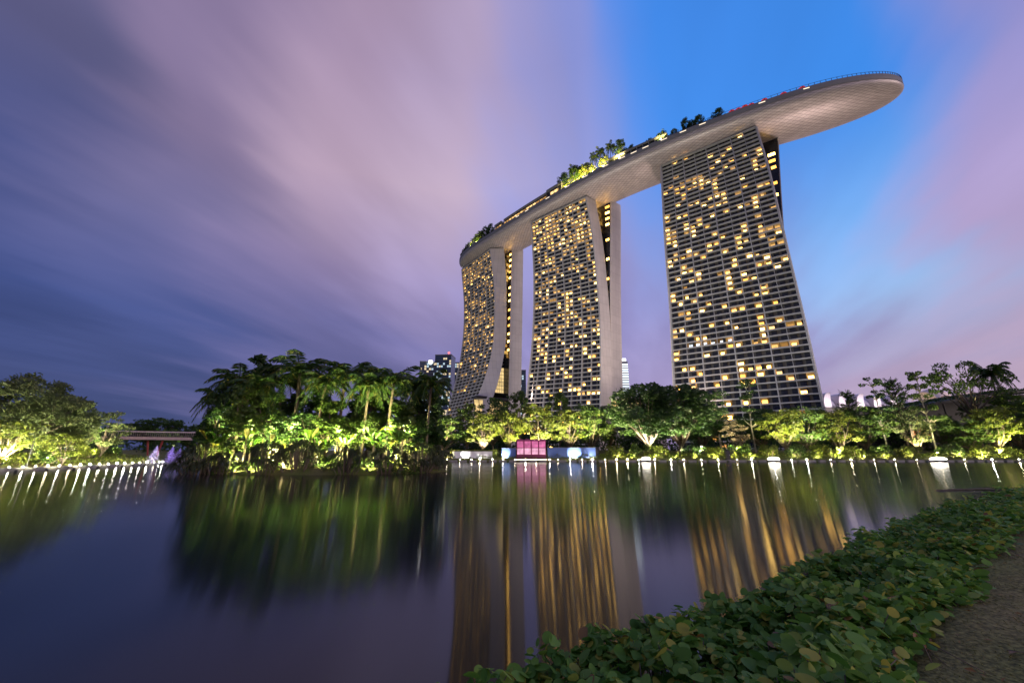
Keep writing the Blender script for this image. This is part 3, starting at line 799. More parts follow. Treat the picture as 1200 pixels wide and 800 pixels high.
def crown_banana(v, H=5.0, leafm=None, n=11):
    tb, cb = MB(), MB()
    for s in range(3):
        o = (rng.normal() * .45, rng.normal() * .45); hh = H * rng.uniform(.42, .6)
        tb.tube([(o[0], o[1], -.2), (o[0] * 1.1, o[1] * 1.1, hh)], [.14, .08], 7)
        for i in range(n // 3 + 3):
            paddle(cb, (o[0] * 1.1, o[1] * 1.1, hh - .2), i * 2.4 + s + rng.normal() * .3, H * rng.uniform(.42, .62), rng.uniform(.24, .36), rng.uniform(.5, 1.1), rng.uniform(.2, .9))
    return tb.mesh('stem', M_bark, True), cb.mesh('foliage', leafm)
def crown_straps(v, leafm=None, n=1150, rad=1.7, h=1.9):
    """rounded mound of arching strap leaves from many low heads"""
    cb, tb = MB(), MB()
    for k in range(26):
        a0, el0 = rng.uniform(0, 2 * pi), rng.uniform(.05, 1.45)
        o = Vector((cos(a0) * cos(el0) * rad * .75, sin(a0) * cos(el0) * rad * .75, h * (.12 + .58 * sin(el0))))
        tb.tube([(o.x * .5, o.y * .5, -.3), tuple(o * .9)], [.05, .03], 4)
        for i in range(n // 26):
            a_ = a0 + rng.normal() * .95; Lf = rng.uniform(.45, .85); w = rng.uniform(.016, .03); el = rng.uniform(.3, 1.4)
            d = Vector((cos(a_), sin(a_), 0)); s = Vector((-d.y, d.x, 0)) * w; g = .7 + .6 * rng.random()
            p = [o + d * (Lf * t * cos(el)) + Vector((0, 0, Lf * (sin(el) * t - g * t * t * .8))) for t in (0, .4, .75, 1)]
            cb.add([p[0] - s, p[0] + s, p[1] + s, p[1] - s, p[2] + s * .8, p[2] - s * .8, p[3]], [(0, 1, 2, 3), (3, 2, 4, 5), (5, 4, 6)])
    return tb.mesh('stem', M_bark, True), cb.mesh('foliage', leafm)
def crown_shrub(v, leafm=None, rad=1.1, h=1.3, n=620, leaf=.24):
    cb, tb = MB(), MB()
    for k in range(13):
        p = np.array([rng.normal() * rad * .5, rng.normal() * rad * .5, h * rng.uniform(.25, .8)])
        rhombi(cb, blob(n // 13, p, (rad * .42, rad * .42, h * .3)), leaf)
        tb.tube([(p[0] * .3, p[1] * .3, -.2), tuple(p)], [.04, .015], 4)
    return tb.mesh('stem', M_bark, True), cb.mesh('foliage', leafm)
def crown_tall(v, H=10.0, leafm=None, rad=2.0, leaf=.55):
    tb, cb = MB(), MB(); ends = []
    for i in range(44):
        t = rng.uniform(.22, 1); r_ = rad * (1.05 - .75 * t ** 2) * rng.uniform(.2, 1); a_ = rng.uniform(0, 2 * pi)
        p = np.array([cos(a_) * r_, sin(a_) * r_, H * t * .97]); rhombi(cb, blob(44, p, (.62, .62, .42)), leaf, aspect=.5, droop=.25, up_bias=.5)
        if i % 4 == 0: ends.append(p)
    limbs(tb, H * .013, H * .3, ends); tb.tube([(0, 0, H * .3), (0, 0, H * .93)], [.11, .03], 6)
    return tb.mesh('trunk', M_bark, True), cb.mesh('crown', leafm)

def proto(key, fn, *a_, **k):
    if key not in PROTO: PROTO[key] = fn(*a_, **k)
    return PROTO[key]
PARTN = {'trunk': ('trunk', 'crown'), 'stem': ('stem', 'foliage')}
def plant(name, label, cat, key, meshes, loc, sc, rz=None, group=None):
    root = empty(name, loc, rng.uniform(0, 6.28) if rz is None else rz, sc); tag(root, label, cat, group)
    a_, b = meshes
    link(a_.name.split('.')[0], a_, root); link(b.name.split('.')[0], b, root)
    return root
P_ROUND = {}
for k, (lm, rad, lf, nc, per) in {'lime': (L_lime, 3.2, .40, 66, 56), 'mid': (L_mid, 3.4, .42, 70, 58), 'mid2': (L_mid, 2.7, .40, 58, 56), 'dark': (L_dark, 4.2, .46, 110, 62), 'dark2': (L_dark, 3.4, .44, 84, 58), 'beige': (L_beige, 2.8, .34, 40, 46), 'grey': (L_grey, 3.2, .4, 46, 44)}.items():
    P_ROUND[k] = proto(k, crown_round, len(P_ROUND), 10, lm, nc, per, rad, lf, .10 if k not in ('dark', 'dark2') else .12)
P_LAY = crown_layered(0, 10, L_mid, 2.9); P_LAY2 = crown_layered(1, 10, L_dark, 3.6, 4)
P_SPR = crown_spreading(0, 10, L_mid, 5.2); P_CON = crown_conifer(0, 10, L_dark, 2.6)
P_WIS = [crown_wispy(0, 10, L_grey, 3.2), crown_wispy(1, 10, L_grey, 2.7)]
P_PALM = [crown_palm(i, 10, L_palm, 27, 3.5) for i in range(3)]
P_BAN = [crown_banana(i, 5, leaf_mat('banana_leaf%d' % i, (.032, .085, .010), (.07, .14, .016), (.17, .15, .025))) for i in range(2)]
P_STRAP = [crown_straps(i, L_reed) for i in range(3)]
P_SHRUB = [crown_shrub(0, L_lime), crown_shrub(1, L_mid), crown_shrub(2, L_dark)]
P_TALL = [crown_tall(0, 10, L_dark, 2.2), crown_tall(1, 10, L_mid, 1.9)]

def gz(x, y): return ground_h(x, y)
def top_z(py, px, Y):     # height at distance Y of photograph row py
    b = -(py - 400) / 467
    return CAM_Z + Y * (sin(PITCH) + b * cos(PITCH)) / (cos(PITCH) - b * sin(PITCH))
def tree(name, label, meshes, px, Y, pytop, wpx=None, cat='tree', group=None, basew=3.2, rz=None, H0=10.0):
    x = at(px, Y); z = gz(x, Y) - .05; h = max(.5, top_z(pytop, px, Y) - z); s = h / H0
    ppm = 467 / (Y * cos(PITCH))
    sx = s if wpx is None else (wpx / ppm) / (2 * basew)
    return plant(name, label, cat, None, meshes, (x, Y, z), (sx, sx, s), rz, group)

# ------------------------------------------------------------------ trees of the far bank, from the island towards the near bank
FAR = [
 # kind, px, Y, top, width, label
 ('mid',   521, 98, 486, 46, 'leafy uplit tree beside the island, below the distant glass towers'),
 ('mid2',  547, 104, 476, 34, 'slim tree under the lit foot of the farthest tower'),
 ('lime',  566, 95, 484, 36, 'yellow-green uplit tree behind the low white wall end'),
 ('dark2', 578, 106, 470, 40, 'darker tree in front of the glowing lobby'),
 ('lime',  596, 96, 482, 34, 'bright lime uplit tree just beside the pink booth'),
 ('mid2',  607, 108, 461, 34, 'tall tree rising between the farthest and the middle tower'),
 ('lime',  632, 96, 474, 46, 'lime-lit tree directly behind the pink booth'),
 ('mid2',  656, 108, 462, 32, 'slender tall tree before the middle tower facade'),
 ('lime',  668, 97, 480, 40, 'yellow-lit tree behind the blue wall'),
 ('mid',   693, 99, 474, 48, 'spreading lit tree at the end of the blue wall under the middle tower'),
 ('mid2',  716, 106, 478, 36, 'small tree by the podium of the middle tower'),
 ('dark',  760, 94, 455, 68, 'large dark round tree standing between the middle and the broad tower'),
 ('dark',  798, 97, 457, 72, 'broad dark tree with a visible trunk before the left edge of the broad tower'),
 ('dark2', 826, 104, 480, 40, 'smaller dark tree tucked under the broad dark one'),
 ('beige', 864, 96, 492, 30, 'pale beige lit small tree before the broad tower'),
 ('dark2', 895, 106, 482, 56, 'dark tree in the shade before the broad tower base'),
 ('lime',  922, 95, 481, 46, 'lime-lit shrubby tree before the right foot of the broad tower'),
 ('mid',   948, 97, 478, 54, 'wide green tree under the white shell roofs'),
 ('lime',  985, 95, 482, 44, 'bright uplit tree right of the white shell roofs'),
 ('mid',   1015, 100, 478, 50, 'green tree below the spiky conifer by the shells'),
 ('grey',  1076, 94, 482, 40, 'warm-lit grey-green tree below the dark planted roof'),
 ('mid2',  1110, 101, 490, 40, 'low green tree under the orange-lit opening'),
 ('mid',   1138, 97, 492, 44, 'round green shrub tree near the wide-spreading tree'),
 ('lime',  1172, 94, 478, 48, 'bright uplit tree before the planted roof end'),
 ('mid',   1200, 98, 462, 66, 'tall leafy tree cut by the right edge of the view'),
 ('mid',   1255, 97, 470, 60, 'leafy tree beyond the view edge past the planted roof'),
]
for k, px, Y, tp, w, lab in FAR: tree('leafy_tree', lab, P_ROUND[k], px, Y, tp, w)
tree('layered_tree', 'thin tiered tree before the broad tower facade with flat leaf layers', P_LAY2, 886, 100, 446, 40, basew=3.2)
tree('layered_tree', 'low tiered dark tree left of the thin tiered one before the broad tower', P_LAY2, 846, 102, 461, 44, basew=3.2)
tree('layered_tree', 'dark flat-topped tiered tree against the sky right of the shell roofs', P_LAY2, 1041, 97, 444, 38, basew=3.2)
tree('layered_tree', 'slender pale-trunked tiered tree lit from below against the sky', P_LAY, 1097, 95, 436, 36, basew=2.7)
tree('spreading_tree', 'wide umbrella-crowned tree with bare branching limbs against the sky', P_SPR, 1152, 100, 417, 74, basew=5.2)
tree('conifer', 'spiky dark conifer between the two tiered trees', P_CON, 1066, 99, 441, 40, basew=2.4)
tree('conifer', 'small spiky conifer beside the white shell roofs', P_CON, 1007, 101, 456, 34, basew=2.4)
tree('palm_tree', 'palm crown above the trees near the right edge of the view', P_PALM[0], 1187, 104, 430, 44, basew=3.2)

# ------------------------------------------------------------------ far-off wood behind the bank
def wood(name, x0, x1, y0, y1, h0, h1, n, lm):
    mb = MB()
    for i in range(n):
        x, y = rng.uniform(x0, x1), rng.uniform(y0, y1); h = rng.uniform(h0, h1)
        for k in range(4): rhombi(mb, blob(34, (x + rng.normal() * 1.2, y, 2.2 + h * (k + .3) / 4.2), (2.4, 1.8, h * .17)), .85)
    o = mb.build(name, lm); o['kind'] = 'stuff'
    return o
tag(wood('far_woods', -14, 190, 110, 128, 6, 11, 230, L_dark), 'dark belt of trees behind the lit garden bank', 'woods')
tag(wood('far_woods', -170, -14, 120, 140, 5, 9.5, 90, L_dark), 'dark belt of trees beyond the footbridge', 'woods')
tag(wood('far_woods', -130, -72, 60, 104, 4, 8, 34, L_dark), 'dark wood behind the left shore trees', 'woods')

# ------------------------------------------------------------------ shrubs and ground cover on the far bank
def cover(name, x0, x1, y0, y1, n, size, hgt, lm, label):
    mb = MB(); C = np.stack([rng.uniform(x0, x1, n), rng.uniform(y0, y1, n), np.zeros(n)], 1)
    C[:, 2] = [gz(a_, b) for a_, b, _ in C]; bump = (np.sin(C[:, 0] * .9) + np.sin(C[:, 0] * 2.3 + C[:, 1])) * .25 + .6
    C[:, 2] += rng.uniform(.02, 1, n) * hgt * bump
    rhombi(mb, C, size, up_bias=.6); o = mb.build(name, lm); return tag(o, label, 'ground cover', None, 'stuff')
cover('ground_cover', -11, 118, 85.3, 91.5, 15000, .3, .9, L_lime, 'low lit planting along the far bank')
cover('ground_cover', -68, -53.6, 30, 68, 5000, .26, .5, L_lime, 'low lit planting along the left shore')
cover('ground_cover', -29, -9, 38.6, 50, 5200, .3, .7, L_mid, 'undergrowth covering the island')
SH = [(720, 0, 'rounded lit shrub on the far bank behind the first wide lamp'), (745, 1, 'mid-green shrub beneath the large dark round tree'), (775, 0, 'bright lit shrub under the broad dark tree'),
      (812, 2, 'dark low shrub near the dark box on the far bank'), (838, 0, 'lit shrub just left of the pale beige tree'), (872, 1, 'green shrub at the foot of the pale beige tree'),
      (900, 0, 'bright mounded shrub behind the middle wide lamp'), (935, 1, 'green shrub in front of the wide green tree'), (965, 0, 'lit shrub below the white shell roofs'),
      (1000, 0, 'lit shrub on the bank below the small conifer'), (1035, 1, 'green shrub below the flat-topped tiered tree'), (1060, 0, 'bright shrub below the warm-lit tree'),
      (1118, 1, 'green shrub near the widest bank lamp'), (1150, 0, 'lit shrub below the umbrella-crowned tree'), (1185, 0, 'bright shrub near the end of the far bank')]
for px, v, lab in SH:
    Y = 87.5 + rng.uniform(0, 2.5); x = at(px, Y); plant('shrub', lab, 'shrub', None, P_SHRUB[v], (x, Y, gz(x, Y)), (1.9, 1.5, 1.5 + rng.random() * .7))

# ------------------------------------------------------------------ island: palms, banana plants and mounding straps
IS = [
 ('palm_tree', P_PALM[1], 341, 46, 424, 92, 3.3, 'tallest broad-headed palm on the island'),
 ('palm_tree', P_PALM[2], 318, 48, 438, 76, 3.3, 'palm just left of the tallest one on the island'),
 ('palm_tree', P_PALM[0], 394, 46, 430, 78, 3.3, 'palm with spread fronds in the middle of the island'),
 ('palm_tree', P_PALM[1], 452, 45, 437, 80, 3.3, 'palm with hanging brown fronds towards the right of the island'),
 ('palm_tree', P_PALM[2], 480, 47, 447, 60, 3.3, 'palm behind the right end of the island'),
 ('palm_tree', P_PALM[0], 499, 45, 442, 64, 3.3, 'dark palm at the right tip of the island'),
 ('palm_tree', P_PALM[2], 266, 45, 438, 72, 3.3, 'palm leaning over the left tip of the island'),
 ('slender_tree', P_TALL[0], 292, 46, 417, 56, 2.2, 'pointed broadleaf tree topping the left of the island'),
 ('slender_tree', P_TALL[0], 366, 50, 454, 56, 2.2, 'dark leafy tree between the palms mid island'),
 ('slender_tree', P_TALL[1], 430, 48, 431, 44, 2.0, 'thin tree whose small top pokes out above the island palms'),
 ('slender_tree', P_TALL[0], 416, 50, 456, 56, 2.2, 'dense dark tree behind the middle palm of the island'),
 ('slender_tree', P_TALL[0], 508, 48, 455, 40, 2.2, 'dark slim tree closing the right end of the island'),
 ('slender_tree', P_TALL[1], 274, 42, 452, 50, 2.0, 'green-lit leafy tree at the left of the island'),
 ('slender_tree', P_TALL[0], 246, 43, 462, 50, 2.2, 'low dark leafy tree at the outer left of the island'),
 ('slender_tree', P_TALL[1], 306, 44, 458, 62, 2.0, 'leafy tree filling between pointed tree and tallest palm'),
 ('slender_tree', P_TALL[0], 336, 49, 462, 62, 2.2, 'dark tree behind the tallest palm of the island'),
 ('slender_tree', P_TALL[1], 382, 45, 468, 60, 2.0, 'low leafy tree before the dark tree mid island'),
 ('slender_tree', P_TALL[0], 446, 50, 456, 66, 2.2, 'dark tree behind the brown-fronded palm'),
 ('slender_tree', P_TALL[1], 470, 44, 470, 54, 2.0, 'low leafy tree right of the brown-fronded palm'),
 ('slender_tree', P_TALL[0], 488, 49, 458, 60, 2.2, 'dark tree behind the dark palm at the right tip'),
 ('leafy_tree', P_ROUND['mid'], 300, 47, 486, 70, 3.4, 'round low tree inside the left half of the island'),
 ('leafy_tree', P_ROUND['dark2'], 356, 46, 488, 70, 3.4, 'round low tree inside the middle of the island'),
 ('leafy_tree', P_ROUND['mid'], 424, 46, 488, 66, 3.4, 'round low tree inside the right half of the island'),
 ('leafy_tree', P_ROUND['dark2'], 478, 46, 490, 60, 3.4, 'round low tree near the right tip of the island'),
 ('palm_tree', P_PALM[0], 292, 43.5, 446, 66, 3.3, 'palm standing before the pointed broadleaf tree'),
 ('palm_tree', P_PALM[1], 368, 44, 440, 70, 3.3, 'palm between the tallest palm and the middle palm'),
 ('palm_tree', P_PALM[2], 424, 44, 442, 66, 3.3, 'palm between the middle palm and the brown-fronded palm'),
 ('palm_tree', P_PALM[0], 245, 44, 458, 54, 3.3, 'short palm at the outer left of the island'),
]
for nm, ms, px, Y, tp, w, bw, lab in IS: tree(nm, lab, ms, px, Y, tp, w, cat='palm' if 'palm' in nm else 'tree', basew=bw)
for i, (px, Y, h, lab) in enumerate([(256, 42.0, 5.2, 'bright banana plant at the left tip of the island'), (285, 40.6, 4.6, 'lit banana plant below the pointed tree'), (322, 40.5, 3.8, 'low banana plant lit bright yellow on the island'),
      (362, 41, 4.2, 'banana plant mid island in front of the dark tree'), (400, 40.8, 3.8, 'banana plant beneath the middle palm'), (440, 41, 4.6, 'banana plant beside the brown-fronded palm'), (470, 41.5, 4.8, 'bright banana plant near the right of the island')]):
    x = at(px, Y); plant('banana_plant', lab, 'banana plant', None, P_BAN[i % 2], (x, Y, gz(x, Y)), (h / 5 * .85, h / 5 * .85, h / 5))
for i, (px, Y, s, lab) in enumerate([(238, 39.4, 1.35, 'strap-leaved bush overhanging the water at the left tip of the island'), (262, 38.8, 1.0, 'small strap-leaved bush beside the left tip bush'), (314, 38.3, 1.35, 'large strap-leaved bush below the lit banana plants'),
      (352, 38.6, 1.25, 'strap-leaved bush next to the large one below the palms'), (408, 38.4, 1.05, 'strap-leaved bush in the middle of the island waterline'), (456, 39.6, 1.15, 'strap-leaved bush below the brown-fronded palm'), (492, 42.0, 1.3, 'strap-leaved bush at the right tip of the island'), (512, 44.6, 1.2, 'last strap-leaved bush trailing off the right tip of the island')]):
    x = at(px, Y); plant('strap_leaf_bush', lab, 'bush', None, P_STRAP[i % 3], (x, Y, max(.0, gz(x, Y)) - .1), (s * 1.25, s * 1.15, s * 1.35))

# ------------------------------------------------------------------ left shore trees
tree('wispy_tree', 'tall wind-blown grey-green tree at the left edge of the view', P_WIS[0], 14, 47, 437, 100, basew=3.2)
tree('wispy_tree', 'wind-blown grey-green tree second along the left shore', P_WIS[1], 62, 52, 458, 74, basew=2.7)
tree('wispy_tree', 'pale loose tree behind the second wind-blown tree', P_WIS[1], 40, 56, 470, 60, basew=2.7)
tree('leafy_tree', 'round lit tree where the footbridge meets the left shore', P_ROUND['grey'], 119, 60, 484, 46)
tree('leafy_tree', 'small dark leafy tree between the wind-blown trees and the bridge', P_ROUND['mid2'], 92, 57, 494, 38)
tree('leafy_tree', 'low bright tree under the second wind-blown tree', P_ROUND['lime'], 76, 50, 508, 40)
tree('leafy_tree', 'low bright bushy tree at the left edge under the tall one', P_ROUND['lime'], 4, 45, 492, 60)
tree('leafy_tree', 'leafy tree outside the left edge of the view', P_ROUND['grey'], -70, 44, 450, 80)
tree('leafy_tree', 'dark spreading tree behind the footbridge', P_ROUND['dark'], 180, 104, 492, 44)
tree('leafy_tree', 'small dark tree behind the footbridge near the island', P_ROUND['dark2'], 221, 106, 501, 34)
for px, Y, v, lab in [(20, 45.5, 0, 'lit shrub on the left shore under the tall wind-blown tree'), (52, 48.5, 1, 'green shrub on the left shore beside the dark post'), (98, 57, 0, 'lit shrub on the left shore below the round lit tree'), (135, 66, 1, 'green shrub on the left shore near the bridge')]:
    x = at(px, Y); plant('shrub', lab, 'shrub', None, P_SHRUB[v], (x, Y, gz(x, Y)), (1.1, 1.1, 1.1))

# ================================================================== LAMPS
def lamp_mesh(k, col, st):
    mb = MB(); mb.lathe([(.16, 0), (.16, .10), (.11, .12)], seg=10, mat=0)
    mb.lathe([(.105, .11), (.10, .17), (.06, .205), (.001, .215)], seg=10, mat=1)
    return mb.mesh('kerb_lamp', [M_black, emission('lamp_lens_%s' % k, col, st)])
KL = [lamp_mesh('warm', (1, .82, .55), 150), lamp_mesh('neutral', (1, .92, .74), 260), lamp_mesh('bright', (1, .95, .85), 430), lamp_mesh('weak', (1, .86, .62), 60)]
def kerb_lamp(x, y, z, sc, label, group):
    o = link('kerb_lamp', random.choice(KL)); o.location = (x, y, z); o.scale = (sc, sc, sc); tag(o, label, 'kerb lamp', group)
for i, px in enumerate(list(range(512, 700, 13)) + [709, 722, 737, 751, 766, 784, 803, 822, 842, 862, 883, 905, 926, 948, 972, 996, 1021, 1047, 1074, 1102, 1131, 1160, 1190, 1220]):
    kerb_lamp(at(px, SHORE_Y) + rng.normal() * .3, SHORE_Y + .12 + abs(rng.normal()) * .1, 0.34, rng.uniform(.6, 1.2), 'small white lamp on the stone kerb of the far shore', 'lamps along the far shore kerb')
for i, y in enumerate(np.linspace(36, 66, 24)):
    kerb_lamp(left_shore(y) - .1, y, .36, rng.uniform(.45, .8), 'small white lamp on the stone kerb of the left shore', 'lamps along the left shore kerb')
def glare_lamp(px, label, w):
    root = empty('glare_lamp', (at(px, SHORE_Y), SHORE_Y + .5, .33)); tag(root, label, 'lamp')
    b = MB(); b.box(-w / 2, -.25, 0, w / 2, .25, .14); b.build('housing', M_black, root)
    d = MB(); n = 12
    for i in range(n):
        a0, a1 = pi * i / n, pi * (i + 1) / n; f = lambda a_: (-(w / 2 - .05) * cos(a_), .145 + .46 * sin(a_))
        (x0, z0), (x1, z1) = f(a0), f(a1)
        d.quad((x0, -.18, z0), (x1, -.18, z1), (x1, .18, z1), (x0, .18, z0)); d.add([(x0, -.18, z0), (x1, -.18, z1), (0, -.18, .145)], [(0, 2, 1)])
    d.build('diffuser', emission('glare_diffuser', (1, .93, .78), 16), root)  # diffuser is shaped and sized like the glare round the lamp
glare_lamp(757, 'lamp with a wide half-round glare shape on the kerb below the large dark tree', 1.9)
glare_lamp(907, 'lamp with a wide half-round glare shape on the kerb below the broad tower', 2.4)
glare_lamp(1100, 'lamp with the widest half-round glare shape on the kerb below the pale tiered tree', 3.4)

def uplight_mesh():
    mb = MB(); mb.lathe([(.10, 0), (.13, .05), (.13, .26), (.11, .28)], seg=9, mat=0); mb.lathe([(.11, .25), (.001, .25)], seg=9, mat=1)
    return mb.mesh('garden_uplight', [M_black, M_up])
UM = uplight_mesh()
def added_post_light_mesh(h):  # posts and fittings added to throw extra light into the foliage
    mb = MB(); mb.tube([(0, 0, -.1), (0, 0, h)], .05, 6); mb.lathe([(.10, h), (.13, h + .05), (.13, h + .26), (.11, h + .28)], seg=9, mat=0); mb.lathe([(.11, h + .25), (.001, h + .25)], seg=9, mat=1)
    return mb.mesh('added_post_light', [M_black, M_up])
UMP = added_post_light_mesh(2.5)

UMS = added_post_light_mesh(1.15)
def uplight(px, Y, power, label, group, tgt=(0, 1.2, 5), col=(1, .93, .42), size=105, me=None, up=.45):
    x = at(px, Y); z = gz(x, Y)
    o = link('garden_uplight', me or UM); o.location = (x, Y, z); tag(o, label, 'garden light', group); power *= 6.2
    if 'far bank' in group: col = random.choice([(1, .93, .42), (1, .93, .5), (1, .88, .55), (1, .96, .72), (1, .8, .45)])
    spot('uplight_beam', (x, Y, z + up), (x + tgt[0], Y + tgt[1], z + tgt[2]), power, size, col, .7, .15)
for px, Y, pw, t_ in ((262, 43.0, 900, (0, .6, 4)), (288, 42.6, 1100, (0, 1, 4)), (312, 43.0, 700, (0, 1, 4)), (338, 43.5, 1100, (0, 1.2, 5)), (368, 44, 800, (0, 1, 4)), (394, 43.4, 1100, (0, 1.4, 5)), (422, 43.6, 700, (0, 1, 4)), (452, 42.8, 1100, (0, 1, 5)), (476, 43.4, 900, (0, 1, 4))):
    x = at(px, Y); z = gz(x, Y); o = link('garden_uplight', UMP); o.location = (x, Y, z)
    tag(o, 'added uplight on a short post among the island palms', 'garden light', 'added post uplights on the island')
    spot('uplight_beam', (x, Y, z + 2.95), (x + t_[0], Y + t_[1], z + 2.95 + t_[2]), pw * 6.0, 120, (1, .95, .42), .7, .15)  # added beam above the banana plants, lights the higher foliage
for px in (520, 545, 567, 590, 612, 634, 655, 676, 698, 718):
    uplight(px, 91.5 + rng.uniform(-1, 1), 3300 * rng.uniform(.6, 1.3), 'small garden uplight under the trees of the far bank', 'uplights on the far bank')
for px, pw in ((742, 1500), (770, 1500), (796, 1500), (822, 1000), (842, 900), (862, 900), (912, 1800), (932, 1600), (958, 1500), (984, 2000), (1006, 1400), (1034, 1200), (1062, 1500), (1084, 1300), (1098, 900), (1128, 900), (1150, 1300), (1172, 2200), (1194, 2000)):
    uplight(px, 90.8 + rng.uniform(-1.2, 1), pw * 1.7 * rng.uniform(.7, 1.3), 'small garden uplight under the trees of the far bank', 'uplights on the far bank')
for px, Y, pw in ((252, 40.4, 700), (276, 40.0, 900), (300, 41.2, 900), (318, 40.0, 1200), (345, 41, 500), (372, 41.4, 500), (398, 40.0, 1200), (414, 41, 700), (440, 41.2, 700), (462, 41.2, 1000), (484, 43, 800), (330, 44, 600), (390, 45, 500), (455, 44, 500)):
    uplight(px, Y, pw * .9, 'small garden uplight hidden in the island planting', 'uplights on the island', tgt=(0, .9, 4), col=(1, .95, .36), size=125)
for Y, pw in ((39, 1800), (42, 2200), (45, 1700), (48, 1500), (51, 1500), (54.5, 1300), (58, 1500), (62, 1000)):
    X = left_shore(Y) - 1.1; uplight(600 + 467 * X / (Y * (cos(PITCH) + 129 / 467 * sin(PITCH))), Y, pw * .5 * rng.uniform(.5, 1.4), 'added uplight on a short post before the left shore trees', 'added uplights on the left shore', tgt=(-6, .6, 6.0), col=(1, .95, .62), size=90, me=UMS, up=1.5)  # added post lamps brighten these trees from the water side
for px, Y, pw in ((-20, 43.5, 900), (8, 44.5, 1400), (30, 47, 1400), (58, 49, 1200), (84, 53.5, 1000), (112, 58, 1500), (136, 66, 900)):
    uplight(px, Y, pw, 'small garden uplight under the left shore trees', 'uplights under the left shore trees', tgt=(-.8, .8, 5), col=(1, .93, .5))
for px, Y, pw in ((160, 90, 900), (205, 92, 800)):
    uplight(px, Y, pw, 'small garden uplight behind the footbridge', 'uplights behind the footbridge', tgt=(0, .8, 5), col=(1, .93, .5))
for px in (528, 700, 724, 742, 768, 792, 815, 838, 860, 884, 908, 932, 958, 985, 1012, 1040, 1068, 1096, 1124, 1152, 1180, 1205):
    uplight(px, 86.0 + rng.uniform(-.3, .8), 330 * rng.uniform(.4, 1.7), 'small garden light in the low planting by the far kerb', 'lights in the low planting', tgt=(rng.uniform(-1, 1), 2.5, 1.0), col=(1, .94, .5), size=140)
for px, Y in ((276, 38.6), (296, 38.2), (334, 38.2), (380, 38.4), (432, 38.8), (474, 40.6)):
    uplight(px, Y, 190, 'small garden light at the island waterline', 'lights at the island waterline', tgt=(0, 2.5, 1.5), col=(1, .95, .45), size=140)
for Y in (38, 42, 46, 50, 54, 59, 64):
    uplight(600 + 467 * (left_shore(Y) - 1.6) / (Y * .964), Y, 70, 'small garden light in the low planting of the left shore', 'lights in the left shore planting', tgt=(-2.5, .5, 1.0), col=(1, .94, .5), size=140)

# ================================================================== STAGE, BOOTH AND WALLS
def booth():
    Y = SHORE_Y + 1.6; x0 = at(605.5, Y); x1 = at(640, Y); W = x1 - x0
    root = empty('pink_booth', ((x0 + x1) / 2, Y, .34)); tag(root, 'pink glowing panelled booth on a low timber stage at the far shore', 'booth')
    s = MB(); s.box(-W / 2 - .4, -1.3, 0, W / 2 + .2, 3.0, .22)
    for i in range(14): s.box(-W / 2 + i * W / 14, -1.36, .0, -W / 2 + i * W / 14 + .1, -1.302, .22)
    s.build('stage', pbr('stage_timber', (.22, .15, .09), .7, noise=.2), root)
    b = MB(); b.box(-W / 2, .3, .22, W / 2, 2.6, 1.0); b.box(-W / 2, .55, 1.0, W / 2, 2.6, 3.9); b.build('frame', pbr('booth_frame', (.30, .05, .13), .6), root)
    pk = emission('pink_panel', (.90, .22, .48), .75, noise=.35, scale=.9); pl = emission('pale_pink_panel', (1.0, .48, .68), 1.0, noise=.35, scale=.9)
    for r_ in range(2):
        for c in range(4):
            w = W / 4; xa = -W / 2 + c * w + .12; za = 1.12 + r_ * 1.4; mb = MB()
            # cushioned panel: bulging face
            mb.hexa([(xa, .3, za), (xa + w - .24, .3, za), (xa + w - .24, .54, za), (xa, .54, za), (xa, .3, za + 1.25), (xa + w - .24, .3, za + 1.25), (xa + w - .24, .54, za + 1.25), (xa, .54, za + 1.25)])
            mb.hexa([(xa + .15, .2, za + .15), (xa + w - .39, .2, za + .15), (xa + w - .24, .299, za), (xa, .299, za), (xa + .15, .2, za + 1.1), (xa + w - .39, .2, za + 1.1), (xa + w - .24, .299, za + 1.25), (xa, .299, za + 1.25)])
            mb.build('panel', pl if r_ == 0 else pk, root)
    t = MB(); t.box(-W / 2 - .05, .2, 3.9, W / 2 + .05, 2.65, 4.05)
    for c in range(4): t.box(-W / 2 + c * W / 4 + .25, .4, 4.05, -W / 2 + (c + 1) * W / 4 - .25, 2.4, 4.2)
    t.build('roof', pbr('booth_roof', (.35, .07, .18), .6), root)
    l = MB(); l.box(-W / 2 - .3, -1.42, .06, W / 2, -1.37, .16); l.build('light_strip', emission('stage_strip', (1, .88, .7), 4), root)
booth()
M_blue = pbr('blue_panel', (.10, .17, .42), .5, noise=.12, scale=.6)
M_whitep = pbr('white_panel', (.72, .72, .75), .5, noise=.06, scale=.6)
def wall(px0, px1, h, label, mat, dark_end=False, Y=SHORE_Y + 2.4, gaps=6):
    x0, x1 = at(px0, Y), at(px1, Y); root = empty('garden_wall', (x0, Y, .34)); tag(root, label, 'wall'); W = x1 - x0
    b = MB(); n = max(1, int(W / 1.8))
    for i in range(n): b.box(W * i / n + .015, 0, 0, W * (i + 1) / n - .015, .3, h)
    b.build('panel', mat, root)
    c = MB(); c.box(-.05, -.05, h, W + .05, .35, h + .09); c.build('coping', M_rim, root)
    if dark_end: e = MB(); e.box(W + .06, -.1, -.05, W + .7, .4, h + .12); e.build('end_post', M_black, root)
    return x0, x1
wall(530, 577, 1.7, 'low white lit wall left of the pink booth, half hidden by hedge', M_whitep, Y=SHORE_Y + 2.0)
wall(588, 604.5, 2.35, 'short blue wall joining the left side of the pink booth', M_blue)
wall(641.5, 698, 2.45, 'long blue wall right of the pink booth ending in a dark post', M_blue, True)
